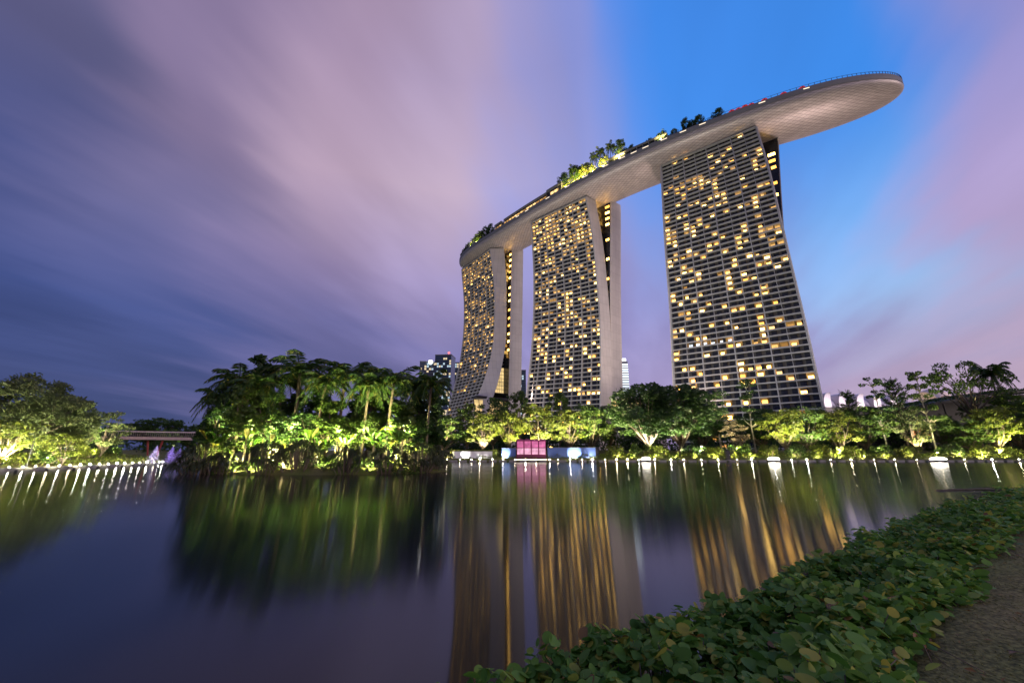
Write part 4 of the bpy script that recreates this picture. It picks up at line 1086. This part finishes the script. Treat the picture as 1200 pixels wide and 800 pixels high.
def wallflood(px, h, power, label):
    Y = SHORE_Y + 1.1; x = at(px, Y)
    o = link('wall_floodlight', UM); o.location = (x, Y, .34); tag(o, label, 'floodlight')
    spot('wall_beam', (x, Y, .75), (x, Y + 1.25, 1.2), power * 9, 95, (1, .95, .85), .25, .05)
wallflood(590, 2.4, 160, 'floodlight washing a white arc onto the short blue wall')
wallflood(674, 2.4, 230, 'floodlight washing a bright white arc onto the long blue wall')
wallflood(694, 2.4, 60, 'floodlight near the dark post of the long blue wall')
wallflood(545, 2, 60, 'floodlight before the low white wall, island side'); wallflood(565, 2, 60, 'floodlight before the low white wall, booth side')
def hedge():
    Y = SHORE_Y + 2.9; x0, x1 = at(528, Y), at(584, Y); mb = MB()
    n = 2600; C = np.stack([rng.uniform(x0, x1, n), Y + rng.uniform(-.1, 1.0, n), .5 + rng.uniform(.3, 1, n) ** .5 * 1.9], 1); rhombi(mb, C, .2)
    r_ = empty('hedge', ((x0 + x1) / 2, Y, .4)); tag(r_, 'clipped bright hedge above the low white wall', 'hedge')
    o = mb.build('foliage', L_lime, r_); o.location = (-(x0 + x1) / 2, -Y, -.4)
    s = MB(); 
    for i in range(9): s.tube([((i - 4) * 1.05, .4, 0), ((i - 4) * 1.05, .4, 1.2)], .04, 5)
    s.build('stem', M_bark, r_)
    for k in range(3): spot('hedge_beam', (x0 + (k + .5) * (x1 - x0) / 3, Y - .6, 2.9), (x0 + (k + .5) * (x1 - x0) / 3, Y + .4, 2.0), 60, 120, (1, .95, .5), .8, .1)
hedge()
def bank_box(px, label):
    Y = SHORE_Y + .9; root = empty('service_box', (at(px, Y), Y, .34)); tag(root, label, 'service box')
    b = MB(); b.box(-.42, -.3, .08, .42, .3, 1.85); b.build('cabinet', M_black, root)
    b = MB(); b.box(-.5, -.38, 1.85, .5, .38, 1.95); b.build('lid', M_black, root)
    b = MB(); b.box(-.46, -.34, -.1, .46, .34, .08); b.build('plinth', M_stone, root)
    b = MB(); b.box(.25, -.335, .9, .30, -.303, 1.1); b.build('handle', M_steel, root)
bank_box(852, 'dark upright service box on the far kerb below the pale beige tree')
def lamp_post(px, Y, h, label):
    x = at(px, Y); root = empty('lamp_post', (x, Y, gz(x, Y))); tag(root, label, 'lamp post')
    b = MB(); b.tube([(0, 0, -.1), (0, 0, h)], [.09, .06], 8); b.lathe([(.14, 0), (.14, .2), (.09, .25)], seg=10); b.build('pole', M_black, root)
    b = MB(); b.box(-.35, -.08, h - .06, .12, .08, h + .06); b.build('lamp_head', M_black, root)
lamp_post(36, 46, 3.2, 'dark slim post among the left shore trees')

# ================================================================== FOOTBRIDGE AND FOUNTAINS
def footbridge():
    Y0, Y1 = 74, 82; A = Vector((at(118, Y0), Y0, 0)); B = Vector((at(262, Y1), Y1, 0))
    root = empty('footbridge', tuple(A)); tag(root, 'pale footbridge with pink-lit railing on red angled legs', 'footbridge')
    d = B - A; L = d.length; u = d.normalized(); root.rotation_euler = (0, 0, math.atan2(u.y, u.x))
    zt = 4.5
    dk = MB(); dk.box(0, -1.3, zt - .35, L, 1.3, zt); dk.build('deck', pbr('bridge_deck', (.30, .24, .22), .7), root)
    e = MB(); e.box(0, -1.42, zt - .38, L, -1.32, zt + .12); e.build('edge_beam', pbr('pink_edge', (.42, .30, .29), .5), root)
    r_ = MB(); n = int(L / .3)
    for i in range(n + 1): r_.tube([(L * i / n, -1.2, zt), (L * i / n, -1.2, zt + 1.1)], .016, 4)
    r_.tube([(0, -1.2, zt + 1.1), (L, -1.2, zt + 1.1)], .05, 6); r_.tube([(0, 1.2, zt + 1.1), (L, 1.2, zt + 1.1)], .05, 6)
    r_.build('railing', pbr('pale_rail', (.6, .5, .48), .4), root)
    s = MB(); s.box(0, -1.1, zt + .02, L, -1.0, zt + .12); s.build('light_strip', emission('bridge_strip', (1, .62, .52), 2.2), root)
    mr = pbr('red_steel', (.28, .03, .03), .5)
    for x in (L * .40,):
        for dx in (-1.1, 1.1):
            g = MB(); g.tube([(x + dx * .15, 0, -1.5), (x + dx, 0, zt - .55)], [.11, .17], 8); g.build('leg', mr, root)
footbridge()
M_jet = None
def fountain(px, Y, h, label):
    global M_jet
    if M_jet is None:
        m, N, Lk = new_mat('lit_spray'); p = N['Principled BSDF']
        p.inputs['Base Color'].default_value = (.62, .55, .95, 1); p.inputs['Roughness'].default_value = .6  # violet of the lamplight is tinted into the spray colour
        p.inputs['Transmission Weight'].default_value = .25; M_jet = m
    x = at(px, Y); root = empty('fountain', (x, Y, 0)); tag(root, label, 'fountain')
    mb = MB(); n = 1300; t = rng.uniform(0, 1, n) ** .8
    C = np.stack([rng.normal(size=n) * .55 * (1 - t) ** .8 + t * .25, rng.normal(size=n) * .5 * (1 - t), t * h], 1)
    rhombi(mb, C, .085, aspect=.4, axis=np.tile(np.array([.1, 0, 1.0]), (n, 1)) + rng.normal(size=(n, 3)) * .2)
    mb.build('spray', M_jet, root)
    b = MB(); b.lathe([(.5, -.3), (.5, .08), (.3, .14), (.15, .14), (.15, .3), (.001, .3)], seg=12); b.build('nozzle', M_stone, root)
    for s in (-1, 1): spot('fountain_beam', (x + s * .9, Y - 1.0, .25), (x, Y, h * .5), 220, 70, (.50, .36, 1.0), .7, .1)
fountain(181, 63, 2.9, 'tall violet-lit fountain jet under the footbridge')
fountain(200, 66, 2.8, 'violet-lit fountain jet nearer the island')
fountain(209, 69, 2.6, 'fainter violet fountain jet at the island tip')
# floating boom of dark bamboo
bm = MB(); bm.tube([(22.6, 22.6, .02), (25.0, 22.9, .05), (28.2, 22.5, .03)], [.03, .045, .02], 7); bm.tube([(24.6, 22.85, .05), (26.6, 23.3, .09)], [.04, .015], 5)
tag(bm.build('driftwood', M_bark), 'thin dark branch floating on the water off the near bank', 'driftwood')

# ================================================================== DISTANT BUILDINGS
def office(px, Y, py, wpx, label, frac, glassc, seed, cool=.5, tilt=0, dep=24, roof_light=None, sets=None, base_z=2.0):
    r = random.Random(seed); b_ = -(py - 400) / 467; x = at(px, Y, py=470); h = top_z(py, px, Y) - base_z; W = wpx * Y / 467
    root = empty('office_tower', (x, Y, base_z), R(tilt)); tag(root, label, 'office tower')
    m = pbr('curtain_wall', glassc, .2, noise=.3, scale=.05)
    bd = MB(); bd.box(-W / 2, 0, 0, W / 2, dep, h)
    if seed % 2: bd.box(-W * .1, 3, h, W * .48, dep - 3, h + 6)
    bd.build('wall', m, root)
    fl = MB(); nf = int(h / 4)
    for k in range(nf): fl.box(-W / 2 - .15, -.15, k * 4, W / 2 + .15, -.003, k * 4 + .5)
    fl.build('floor_edge', pbr('office_spandrel', (.10, .12, .15), .4), root)
    w = MB(); nc = max(3, int(W / 3.2)); big = []
    for k in range(nf):
        run = r.random() < .25
        for c in range(nc):
            if r.random() < (frac * 2.2 if run else frac):
                w.quad((-W / 2 + c * W / nc + .3, -.02, k * 4 + .7), (-W / 2 + (c + 1) * W / nc - .3, -.02, k * 4 + .7), (-W / 2 + (c + 1) * W / nc - .3, -.02, k * 4 + 3.7), (-W / 2 + c * W / nc + .3, -.02, k * 4 + 3.7), 1 if r.random() < cool else 0)
    o = w.build('lit_window', [emission('warm_office', (1, .8, .5), .9, 'NONE'), emission('cool_office', (.65, .85, 1), .8, 'NONE')], root); o['kind'] = 'stuff'
    cr = MB(); cr.box(-W / 2 - .3, -.3, h, W / 2 + .3, dep + .3, h + 1.2); cr.build('roof', M_rim, root)
    if roof_light:
        g = MB(); g.lathe([(.001, 0), (roof_light[1], roof_light[1] * .4), (roof_light[1], roof_light[1] * 1.4), (.001, roof_light[1] * 1.8)], (roof_light[2], -1.2, h - roof_light[3]), 10); g.build('beacon', emission('beacon', roof_light[0], roof_light[4], 'NONE'), root)
    return root
office(499, 620, 424, 19, 'blue glass office tower with a bright white roof lamp beside the farthest hotel tower', .28, (.05, .075, .11), 2, .7, 8, 26, ((1, 1, .95), 3.2, 4, 3, 12))
office(517, 600, 416, 20, 'taller blue glass office tower with a red roof beacon', .30, (.045, .07, .11), 4, .6, -6, 26, ((1, .08, .06), 1.4, 9, -2, 6))
office(536, 660, 425, 14, 'slim dark blue office tower half hidden by the farthest hotel tower', .18, (.045, .065, .10), 6, .7, 0, 24)
office(611.5, 640, 434, 10, 'sliver of blue office tower seen between two hotel towers', .3, (.05, .08, .12), 8, .8, 0, 24)
def bright_tower():
    Y = 640; x = at(731, Y, py=450); h = top_z(423, 731, Y) - 2; W = 13 * Y / 467
    root = empty('office_tower', (x, Y, 2)); tag(root, 'narrow brilliantly white-lit office tower behind the middle hotel tower', 'office tower')
    b = MB(); b.box(-W / 2, 0, 0, W / 2, 20, h); b.build('wall', pbr('white_tower', (.3, .32, .36), .4), root)
    for k in range(int(h / 4)):
        mb = MB(); mb.box(-W / 2, -.25, k * 4 + .6, W / 2, -.003, k * 4 + 2.6)
        mb.build('light_band', emission('white_band%d' % k, (.82, .92, 1), .7 + 2.2 * max(0, (k * 4 / h - .45)) ** 1.2 * 1.6, 'NONE'), root)
    c = MB(); c.box(-W * .4, 2, h, W * .4, 16, h + 5); c.build('crown', emission('white_crown', (.9, .96, 1), 3.2, 'NONE'), root)
bright_tower()
def lantern_dome():
    Y = 420; x = at(768, Y, py=455); z = top_z(455.5, 768, Y); root = empty('domed_building', (x, Y, 2)); tag(root, 'far roof lantern with a small spire peeping over the large dark tree', 'building')
    b = MB(); b.box(-7, 0, 0, 7, 14, z - 4); b.build('wall', M_wall, root)
    d = MB(); d.lathe([(3.4, 0), (3.2, 1.4), (2.2, 2.8), (.6, 3.6), (.001, 3.7)], (0, 5, z - 4), 14); d.build('dome', emission('dome_light', (1, .8, .7), 1.4, 'NONE'), root)
    s = MB(); s.tube([(0, 5, z - .3), (0, 5, z + 3.4)], [.25, .05], 6); s.build('spire', M_steel, root)
lantern_dome()
def shell_roofs():
    Y = 250; lit = pbr('white_shell', (.78, .72, .76), .5, noise=.05, scale=.2)
    root = empty('shell_roofed_hall', (at(1003, Y, py=470), Y, 2)); tag(root, 'long pale hall roofed with upright white glowing shells right of the broad tower', 'hall')
    z0 = top_z(477, 1000, Y) - 2; w = MB(); w.box(-24, 2, 0, 36, 22, z0 + 1); w.build('wall', M_wall, root)
    rf = MB(); n = 10
    for i in range(n):
        t0, t1 = pi * i / n / 2, pi * (i + 1) / n / 2
        rf.quad((-17, 2 + 10 * (1 - cos(t0)), z0 + 7.5 * sin(t0)), (36, 2 + 10 * (1 - cos(t0)), z0 + 7.5 * sin(t0)), (36, 2 + 10 * (1 - cos(t1)), z0 + 7.5 * sin(t1)), (-17, 2 + 10 * (1 - cos(t1)), z0 + 7.5 * sin(t1)))
    rf.build('roof', pbr('pale_roof', (.42, .38, .46), .5), root)
    for k, dx in enumerate((-19.5, -10.2, 1.0, 11.5, 22)):
        mb = MB(); n = 12; h = 9.2 - k * .35
        prof = []
        for i in range(n + 1):
            t = i / n; prof.append((5.2 * (1 - (1 - t) ** 0.5) if False else 4.6 * t ** 2.0, h * sin(t * pi / 2) ** .9))
        for i in range(n):
            (a_, za), (b, zb_) = prof[i], prof[i + 1]
            wa, wb = 4.6 * (1 - .75 * (i / n) ** 2), 4.6 * (1 - .75 * ((i + 1) / n) ** 2)
            for (o0, o1) in ((0, .25),):
                mb.hexa([(dx - 1 + a_, -.5, z0 + za), (dx - 1 + a_ + wa, -.5, z0 + za), (dx - 1 + a_ + wa, 9, z0 + za), (dx - 1 + a_, 9, z0 + za),
                         (dx - 1 + b, -.5 + .2, z0 + zb_), (dx - 1 + b + wb, -.3, z0 + zb_), (dx - 1 + b + wb, 9, z0 + zb_), (dx - 1 + b, 9, z0 + zb_)])
        mb.build('shell', lit, root)
        X = root.location.x + dx
        spot('shell_beam', (X + 1.0, Y - 9, z0 + 3), (X + 1.5, Y, z0 + 6), 5000, 60, (1, .88, .92), .5, .5)
shell_roofs()
def tent():
    Y = 170; x = at(1120, Y, py=462); root = empty('tent_roof', (x, Y, 2)); tag(root, 'pale peaked tensile roof with masts behind the planted roof', 'tent')
    z0 = top_z(466, 1120, Y) - 2; zt = top_z(453, 1112, Y) - 2
    mb = MB(); n = 14
    for i in range(n):
        for j in range(6):
            def P_(i_, j_):
                X = -8 + 19 * i_ / n; v = j_ / 6 - .5; ridge = (z0 - 1) + (zt - z0 + 1) * (.35 + .65 * abs(cos(pi * (X + 4) / 14)))
                return (X, v * 12 + 6, ridge - (zt - z0 + 1) * .8 * (2 * v) ** 2 * .8)
            mb.quad(P_(i, j), P_(i + 1, j), P_(i + 1, j + 1), P_(i, j + 1))
    mb.build('canopy', pbr('sail_cloth', (.68, .58, .55), .7), root, True)
    p = MB(); p.tube([(-9, 6, 0), (-10.5, 6, zt + 1.5)], .18, 6); p.build('mast', M_steel, root); p = MB(); p.tube([(3, 6, 0), (4, 6, zt)], .18, 6); p.build('mast', M_steel, root)
    spot('tent_beam', (x, Y - 8, z0 - 2), (x, Y + 4, zt), 9000, 100, (1, .75, .6), .6, .4)
tent()
def planted_roof():
    Y = 107; xa, xb = at(1010, Y), at(1290, Y); root = empty('garden_pavilion', (xa, Y, 2)); tag(root, 'dark sloping planted roof with an orange-lit opening beneath it', 'pavilion')
    W = xb - xa; b = MB(); prof = [(0, top_z(482, 1010, Y)), (.25, top_z(474, 1080, Y)), (.5, top_z(464, 1140, Y)), (.65, top_z(458, 1170, Y)), (1, top_z(452, 1250, Y))]
    n = 24; cb = MB()
    zf = lambda t: itp(t, [p[0] for p in prof], [p[1] - 2 for p in prof])
    for i in range(n):
        t0, t1 = i / n, (i + 1) / n; za, zc = zf(t0), zf(t1)
        b.hexa([(W * t0, 0, za - 1.0), (W * t1, 0, zc - 1.0), (W * t1, 14, zc - .4), (W * t0, 14, za - .4), (W * t0, 0, za - .4), (W * t1, 0, zc - .4), (W * t1, 14, zc + .2), (W * t0, 14, za + .2)])
    b.build('roof_slab', M_dark, root)
    m = 5200; T = rng.uniform(0, 1, m); C = np.stack([W * T, rng.uniform(-.4, 13, m), np.array([zf(t) for t in T]) + rng.uniform(-.7, .25, m)], 1)
    rhombi(cb, C, .55); cb.build('roof_planting', L_dark, root)
    w = MB()
    for i in range(n): w.hexa([(W * i / n, 9, -2), (W * (i + 1) / n, 9, -2), (W * (i + 1) / n, 9.4, -2), (W * i / n, 9.4, -2), (W * i / n, 9, zf(i / n) - .9), (W * (i + 1) / n, 9, zf((i + 1) / n) - .9), (W * (i + 1) / n, 9.4, zf((i + 1) / n) - .9), (W * i / n, 9.4, zf(i / n) - .9)])
    w.build('wall', M_dark, root)
    o = MB(); o.box(at(1116, Y) - xa, 8.7, 4.2, at(1140, Y) - xa, 8.95, 7.0); o.build('lit_opening', emission('orange_room', (1, .42, .16), .42, 'NONE', .5, .4), root)
    for i in range(6): p = MB(); p.tube([(8 + i * W / 7, 1, -2), (8 + i * W / 7, 1, zf((8 + i * W / 7) / W) - .8)], .2, 7); p.build('post', M_black, root)
planted_roof()

# ================================================================== ON THE SKY DECK
def deck_tree(q, off, h, w, label, ms, name='rooftop_tree', cat='tree'):
    p, a_, _ = on_deck(q, off); plant(name, label, cat, None, ms, (p.x, p.y, 198.7), (w * 1.55, w * 1.55, h / 10 * 1.6))
DT = [(.055, 'first small dark rooftop tree above the far end of the deck', 'dark2', 5, .5), (.085, 'rounded rooftop tree over the farthest tower beside the end one', 'mid', 6, .6), (.11, 'lit rooftop tree over the farthest tower, low and wide', 'lime', 6, .7), (.135, 'taller lit rooftop tree over the farthest tower', 'mid', 8, .8),
      (.16, 'dark rooftop tree above the near corner of the farthest tower', 'dark2', 9, .8), (.185, 'rooftop tree before the short pale pavilion', 'dark2', 8, .7),
      (.447, 'first tree of the glowing rooftop garden beside the pale pavilion', 'dark2', 10, .85), (.475, 'second dark tree of the glowing rooftop garden', 'dark2', 10, .9), (.50, 'lit rounded tree in the rooftop garden centre', 'lime', 8, .9), (.515, 'low golden tree in the rooftop garden', 'lime', 7, .9), (.545, 'bright golden low tree under the small palms', 'lime', 6.5, .9),
      (.575, 'large round rooftop tree with an orange-lit trunk', 'mid', 10.5, 1.0), (.655, 'small lit round rooftop tree past the low pavilion', 'mid', 6, .7), (.695, 'dark pointed rooftop tree above the edge of the broad tower', 'dark2', 7, .6), (.72, 'low dark rooftop tree before the red parasols', 'dark2', 5, .7), (.745, 'last dark rooftop tree beside the red parasols', 'dark2', 5.5, .6)]
DT += [(.03, 'tiny rooftop tree at the very tip of the far end of the deck', 'dark2', 5, .45), (.072, 'small dark rooftop tree between the first two over the farthest tower', 'dark2', 6, .5), (.122, 'small dark rooftop tree between the two lit ones over the farthest tower', 'dark2', 7, .5), (.148, 'lit rooftop tree over the near half of the farthest tower', 'lime', 7, .6),
  (.462, 'lit golden tree low in the rooftop garden next to the first one', 'lime', 6, .7), (.488, 'small dark tree in the rooftop garden beside the second dark one', 'dark2', 8, .6), (.60, 'small rooftop tree just past the large round one', 'dark2', 5.5, .5), (.63, 'small rooftop tree over the middle of the dark low pavilion', 'dark2', 5, .5), (.675, 'low lit rooftop tree after the small round one', 'lime', 4.5, .6), (.708, 'tiny dark rooftop tree right of the pointed one', 'dark2', 5, .5)]
for q, lab, k, h, w in DT: deck_tree(q, 3.0 + rng.random() * 1.5, h, w, lab, P_ROUND[k])
for q, h, lab in ((.462, 11, 'small rooftop palm near the start of the rooftop garden'), (.528, 11, 'rooftop palm leading the pair in the garden'), (.538, 12, 'rooftop palm left of the large round tree'), (.552, 12, 'rooftop palm nearest the large round tree')):
    deck_tree(q, 4.5, h, .9, lab, P_PALM[0], 'rooftop_palm', 'palm')
for q, pw in ((.11, 1500), (.135, 1500), (.45, 2500), (.475, 2500), (.49, 2500), (.505, 4000), (.52, 4000), (.545, 4500), (.575, 3500), (.655, 1500)):
    p, a_, _ = on_deck(q, -1.0); c, _, _ = on_deck(q, 4.5)
    spot('rooftop_beam', (p.x, p.y, 199.3), (c.x, c.y, 205), pw * 9, 120, (1, .78, .25), .7, .2)
def roof_hedge(q0, q1, h, lm, label, n):
    root = empty('rooftop_hedge', tuple(DORG)); tag(root, label, 'hedge')
    pl = MB(); deck_seg(q0, q1, .9, 198.7, 199.7, 2.2, pl); pl.build('planter', M_rim, root)
    mb = MB(); Q = rng.uniform(q0, q1, n); C = []
    for q in Q:
        i = min(len(DTS) - 2, int(np.searchsorted(DTS, q * DTOT))); c, nn, hw = DSECS[i]; c2 = DSECS[i - 1][0].lerp(c, (q * DTOT - DTS[i - 1]) / max(1e-6, DTS[i] - DTS[i - 1]))
        w = c2 + nn * (hw - rng.uniform(.7, 3.4)); hh = h * (.55 + .45 * sin(q * 310) * sin(q * 130 + 1)); C.append((w.x, w.y, 199.6 + rng.random() ** .7 * max(.7, hh)))
    rhombi(mb, np.array(C), .62); mb.build('foliage', lm, root)
roof_hedge(.03, .205, 3.4, L_dark, 'dark uneven hedge along the rim over the farthest tower', 2600)
roof_hedge(.438, .585, 3.2, L_lime, 'golden lit hedge below the rooftop garden trees', 2600)
roof_hedge(.205, .25, 2.4, L_mid, 'short hedge on the rim beside the short pale pavilion', 700)
roof_hedge(.585, .645, 2.2, L_mid, 'low hedge along the front of the dark low pavilion', 900)
roof_hedge(.645, .755, 2.8, L_dark, 'low dark hedge on the rim between the pavilion and the red parasols', 1900)
for q in np.linspace(.44, .58, 9):
    p, a_, _ = on_deck(q, -.6); c, _, _ = on_deck(q, 2.5)
    spot('hedge_beam', (p.x, p.y, 199.9), (c.x, c.y, 202.5), 1300, 140, (1, .78, .28), .8, .2)
def parasol(q, off, label):
    p, a_, _ = on_deck(q, off); root = empty('parasol', (p.x, p.y, 198.7)); tag(root, label, 'parasol', 'red parasols on the sky deck')
    b = MB(); b.tube([(0, 0, 0), (0, 0, 2.9)], .06, 6); b.build('pole', M_steel, root)
    c = MB(); c.lathe([(1.9, 2.2), (1.85, 2.3), (1.0, 2.75), (.001, 3.1)], seg=8); c.build('canopy', M_red, root)
for q, o_ in ((.762, 2.2), (.773, 2.4), (.783, 2.0), (.797, 2.4), (.81, 2.2), (.835, 2.3), (.86, 2.2)):
    parasol(q, o_, 'red glowing parasol near the lakeside rim of the sky deck')

# ================================================================== FLOODLIGHTS AND ADDED FACADE FILL
WARM = (1.0, .80, .66)
def T2W(T, x, y, z):
    root = T['root']; c, s = cos(root.rotation_euler.z), sin(root.rotation_euler.z)
    return Vector((root.location.x + c * x - s * y, root.location.y + s * x + c * y, z))
for T, pe, pf, yy in ((T_L, 75000, 250000, 8), (T_M, 75000, 320000, 12), (T_R, 30000, 350000, 8)):
    L = T['L']
    spot('end_wall_flood', T2W(T, L + 62, yy - 8, 40), T2W(T, L, yy, 110), pe, 110, WARM, .8, 3)
    spot('facade_fill', T2W(T, L * .5, -125, 8), T2W(T, L * .5, 0, 110), pf, 95, (1, .93, .84), .8, 3)  # added fill, since skylight alone leaves the facades too dark
# the underside of the deck, lit from the roofs and the ground
for (x, y), (tx, ty), pw, sz in (((262, 250), (192, 198), 520000, 70), ((170, 110), (185, 190), 120000, 60), ((150, 300), (98, 252), 330000, 75), ((75, 390), (22, 322), 330000, 75), ((0, 450), (-40, 392), 160000, 60), ((95, 190), (92, 246), 60000, 75), ((10, 280), (14, 318), 70000, 75)):
    spot('hull_flood', (x, y, 14), (tx, ty, 195), pw, sz, (1, .74, .66), .9, 4)

# ================================================================== NEAR BANK PLANTING
def leaf_shape():
    # rounded leaf with a slight fold and curl, 7 points
    out = [(0, 0, 0), (.22, .10, .03), (.35, .30, .06), (.38, .54, .08), (.30, .77, .06), (.13, .95, .0), (0, .97, -.03), (-.13, .95, .0), (-.30, .77, .06), (-.38, .54, .08), (-.35, .30, .06), (-.22, .10, .03)]
    rib = [(0, .30, -.015), (0, .66, -.035)]
    F = [(0, 1, 12), (1, 2, 12), (2, 3, 12), (3, 13, 12), (3, 4, 13), (4, 5, 13), (5, 6, 13), (6, 7, 13), (7, 8, 13), (8, 9, 13), (9, 12, 13), (9, 10, 12), (10, 11, 12), (11, 0, 12)]
    return np.array(out + rib), F
def creeper():
    S, FS = leaf_shape(); FS = np.array(FS); mbs = [MB(), MB()]
    stems = MB()
    def band(y): # inner (path side) edge of planting
        return float(np.interp(y, [-8, 0, 3.0, 3.9, 5.8, 7.4, 10, 14, 24], [-1, .6, 2.45, 3.6, 6.1, 8.5, 12.6, 19.5, 38]))
    def outer(y):
        return float(np.interp(y, [-8, 0, 2.2, 3, 3.6, 4.4, 5.0, 6.1, 10.3, 14.2, 19, 26], [-5, -2.0, -1.05, -.68, .02, 1.25, 2.3, 3.85, 9.2, 15.1, 22.9, 36]))
    pts = []
    def fill(n, y0, y1, big):
        for _ in range(n):
            y = y0 + (y1 - y0) * rng.random(); a_, b = outer(y), band(y) + .10 * rng.normal() + .12 * sin(3 * y)
            x = a_ + (b - a_) * rng.random(); e = min((x - a_) * 1.4, b - x)
            hump = .20 + .09 * sin(2.3 * x + .6) * sin(1.9 * y) + .06 * sin(5.1 * x - 3 * y) + .04 * sin(9 * x + 7 * y)
            g = max(.05, gz(x, y)) if x < a_ + .6 else gz(x, y)
            base = max(g, .30 * min(1, (x - a_) / .35)) if x < near_bank_edge(y) + .6 else g
            k = rng.random() ** .5
            pts.append((x, y, base + .02 + hump * min(1, .3 + e * 1.7) * k * 1.2, rng.uniform(.045, .062 + .06 * rng.random()) * big, k))
    fill(1500, -3, 1.2, 1); fill(4600, 1.2, 3.2, 1.35); fill(9500, 3.2, 6.5, 1.28); fill(9500, 6.5, 13, 1.3); fill(6000, 13, 25, 1.6)
    P_ = np.array([p[:3] for p in pts]); sz = np.array([p[3] for p in pts]); kk = np.array([p[4] for p in pts]); n = len(P_)
    d, a_, b = rot_frames(n, 0); d = rng.normal(size=(n, 3)) * .58; d[:, 2] = 1; d /= np.linalg.norm(d, axis=1, keepdims=True)
    az = rng.uniform(0, 2 * pi, n); a0 = np.stack([np.cos(az), np.sin(az), np.zeros(n)], 1); a_ = a0 - (a0 * d).sum(1, keepdims=True) * d; a_ /= np.linalg.norm(a_, axis=1, keepdims=True); b = np.cross(a_, d)
    curl = rng.uniform(-.6, 1.6, n)[:, None]; wid = rng.uniform(.8, 1.25, n)[:, None]
    V = np.stack([P_ + sz[:, None] * (b * s[0] * wid + a_ * s[1] + d * s[2] * curl) for s in S], 1)
    dead = rng.random(n) < .014
    for mb, msk in zip(mbs, (~dead, dead)):
        q = V[msk]; m_ = len(q); F = (FS[None] + (np.arange(m_) * len(S))[:, None, None]).reshape(-1, 3); mb.arr(q.reshape(-1, 3), F)
    idx = rng.choice(n, 2600, replace=False)
    for i in idx:
        if P_[i][1] > 9: continue
        x, y, z = P_[i]; stems.tube([(x + rng.normal() * .12, y + rng.normal() * .12, gz(x, y) - .02), (x, y, z)], .0035, 4)
    allb = MB(); 
    for k, mb in enumerate(mbs): allb.v += mb.v; allb.f += [tuple(i + allb.n for i in f) for f in mb.f]; allb.m += [k] * len(mb.f); allb.n += mb.n
    allb.v += stems.v; allb.f += [tuple(i + allb.n for i in f) for f in stems.f]; allb.m += [2] * len(stems.f); allb.n += stems.n
    o = allb.build('ground_cover', [L_near, L_dead, M_bark], None, True); tag(o, 'dense round-leaved creeper covering the near bank', 'ground cover', None, 'stuff')
creeper()
def turf():
    mb = MB(); n = 30000; Y = .3 + 8.7 * rng.uniform(0, 1, n) ** 1.3 ; X = np.array([rng.uniform(0, 1) ** 1.3 for _ in range(n)])
    x = np.interp(Y, [0, 3.0, 3.9, 5.8, 7.4, 10, 14], [.5, 2.35, 3.5, 6.0, 8.4, 12.5, 19.4]) + X * 4.5 - .15
    z = np.array([gz(a_, b) for a_, b in zip(x, Y)]) + .035 * np.sin(2.1 * x + 1.3 * Y) + .025 * np.sin(3.7 * Y - 2.2 * x)
    C = np.stack([x, Y, z + .008], 1); ax = rng.normal(size=(n, 3)) * .8; ax[:, 2] = np.abs(ax[:, 2]) * .5
    rhombi(mb, C, .032, aspect=.16, axis=ax, fold=.02)
    k = 260; idx = rng.choice(n, k, replace=False); rhombi(mb, C[idx] + np.array([0, 0, .012]), rng.uniform(.03, .07, k), aspect=.6, up_bias=2.5, mat=1)
    for i in rng.choice(n, 46, replace=False):
        a_ = rng.uniform(0, 6.28); l_ = rng.uniform(.05, .16); p = C[i]
        mb.tube([tuple(p + np.array([0, 0, .005])), tuple(p + np.array([cos(a_) * l_ * .5, sin(a_) * l_ * .5, .016])), tuple(p + np.array([cos(a_ + .3) * l_, sin(a_ + .3) * l_, .006]))], [.003, .003, .001], 4, 2)
    o = mb.build('turf', [leaf_mat('turf_blade', (.07, .075, .022), (.12, .13, .035), (.22, .18, .08)), L_dead, M_bark]); tag(o, 'thin worn turf beside the creeper', 'turf', None, 'stuff')
turf()
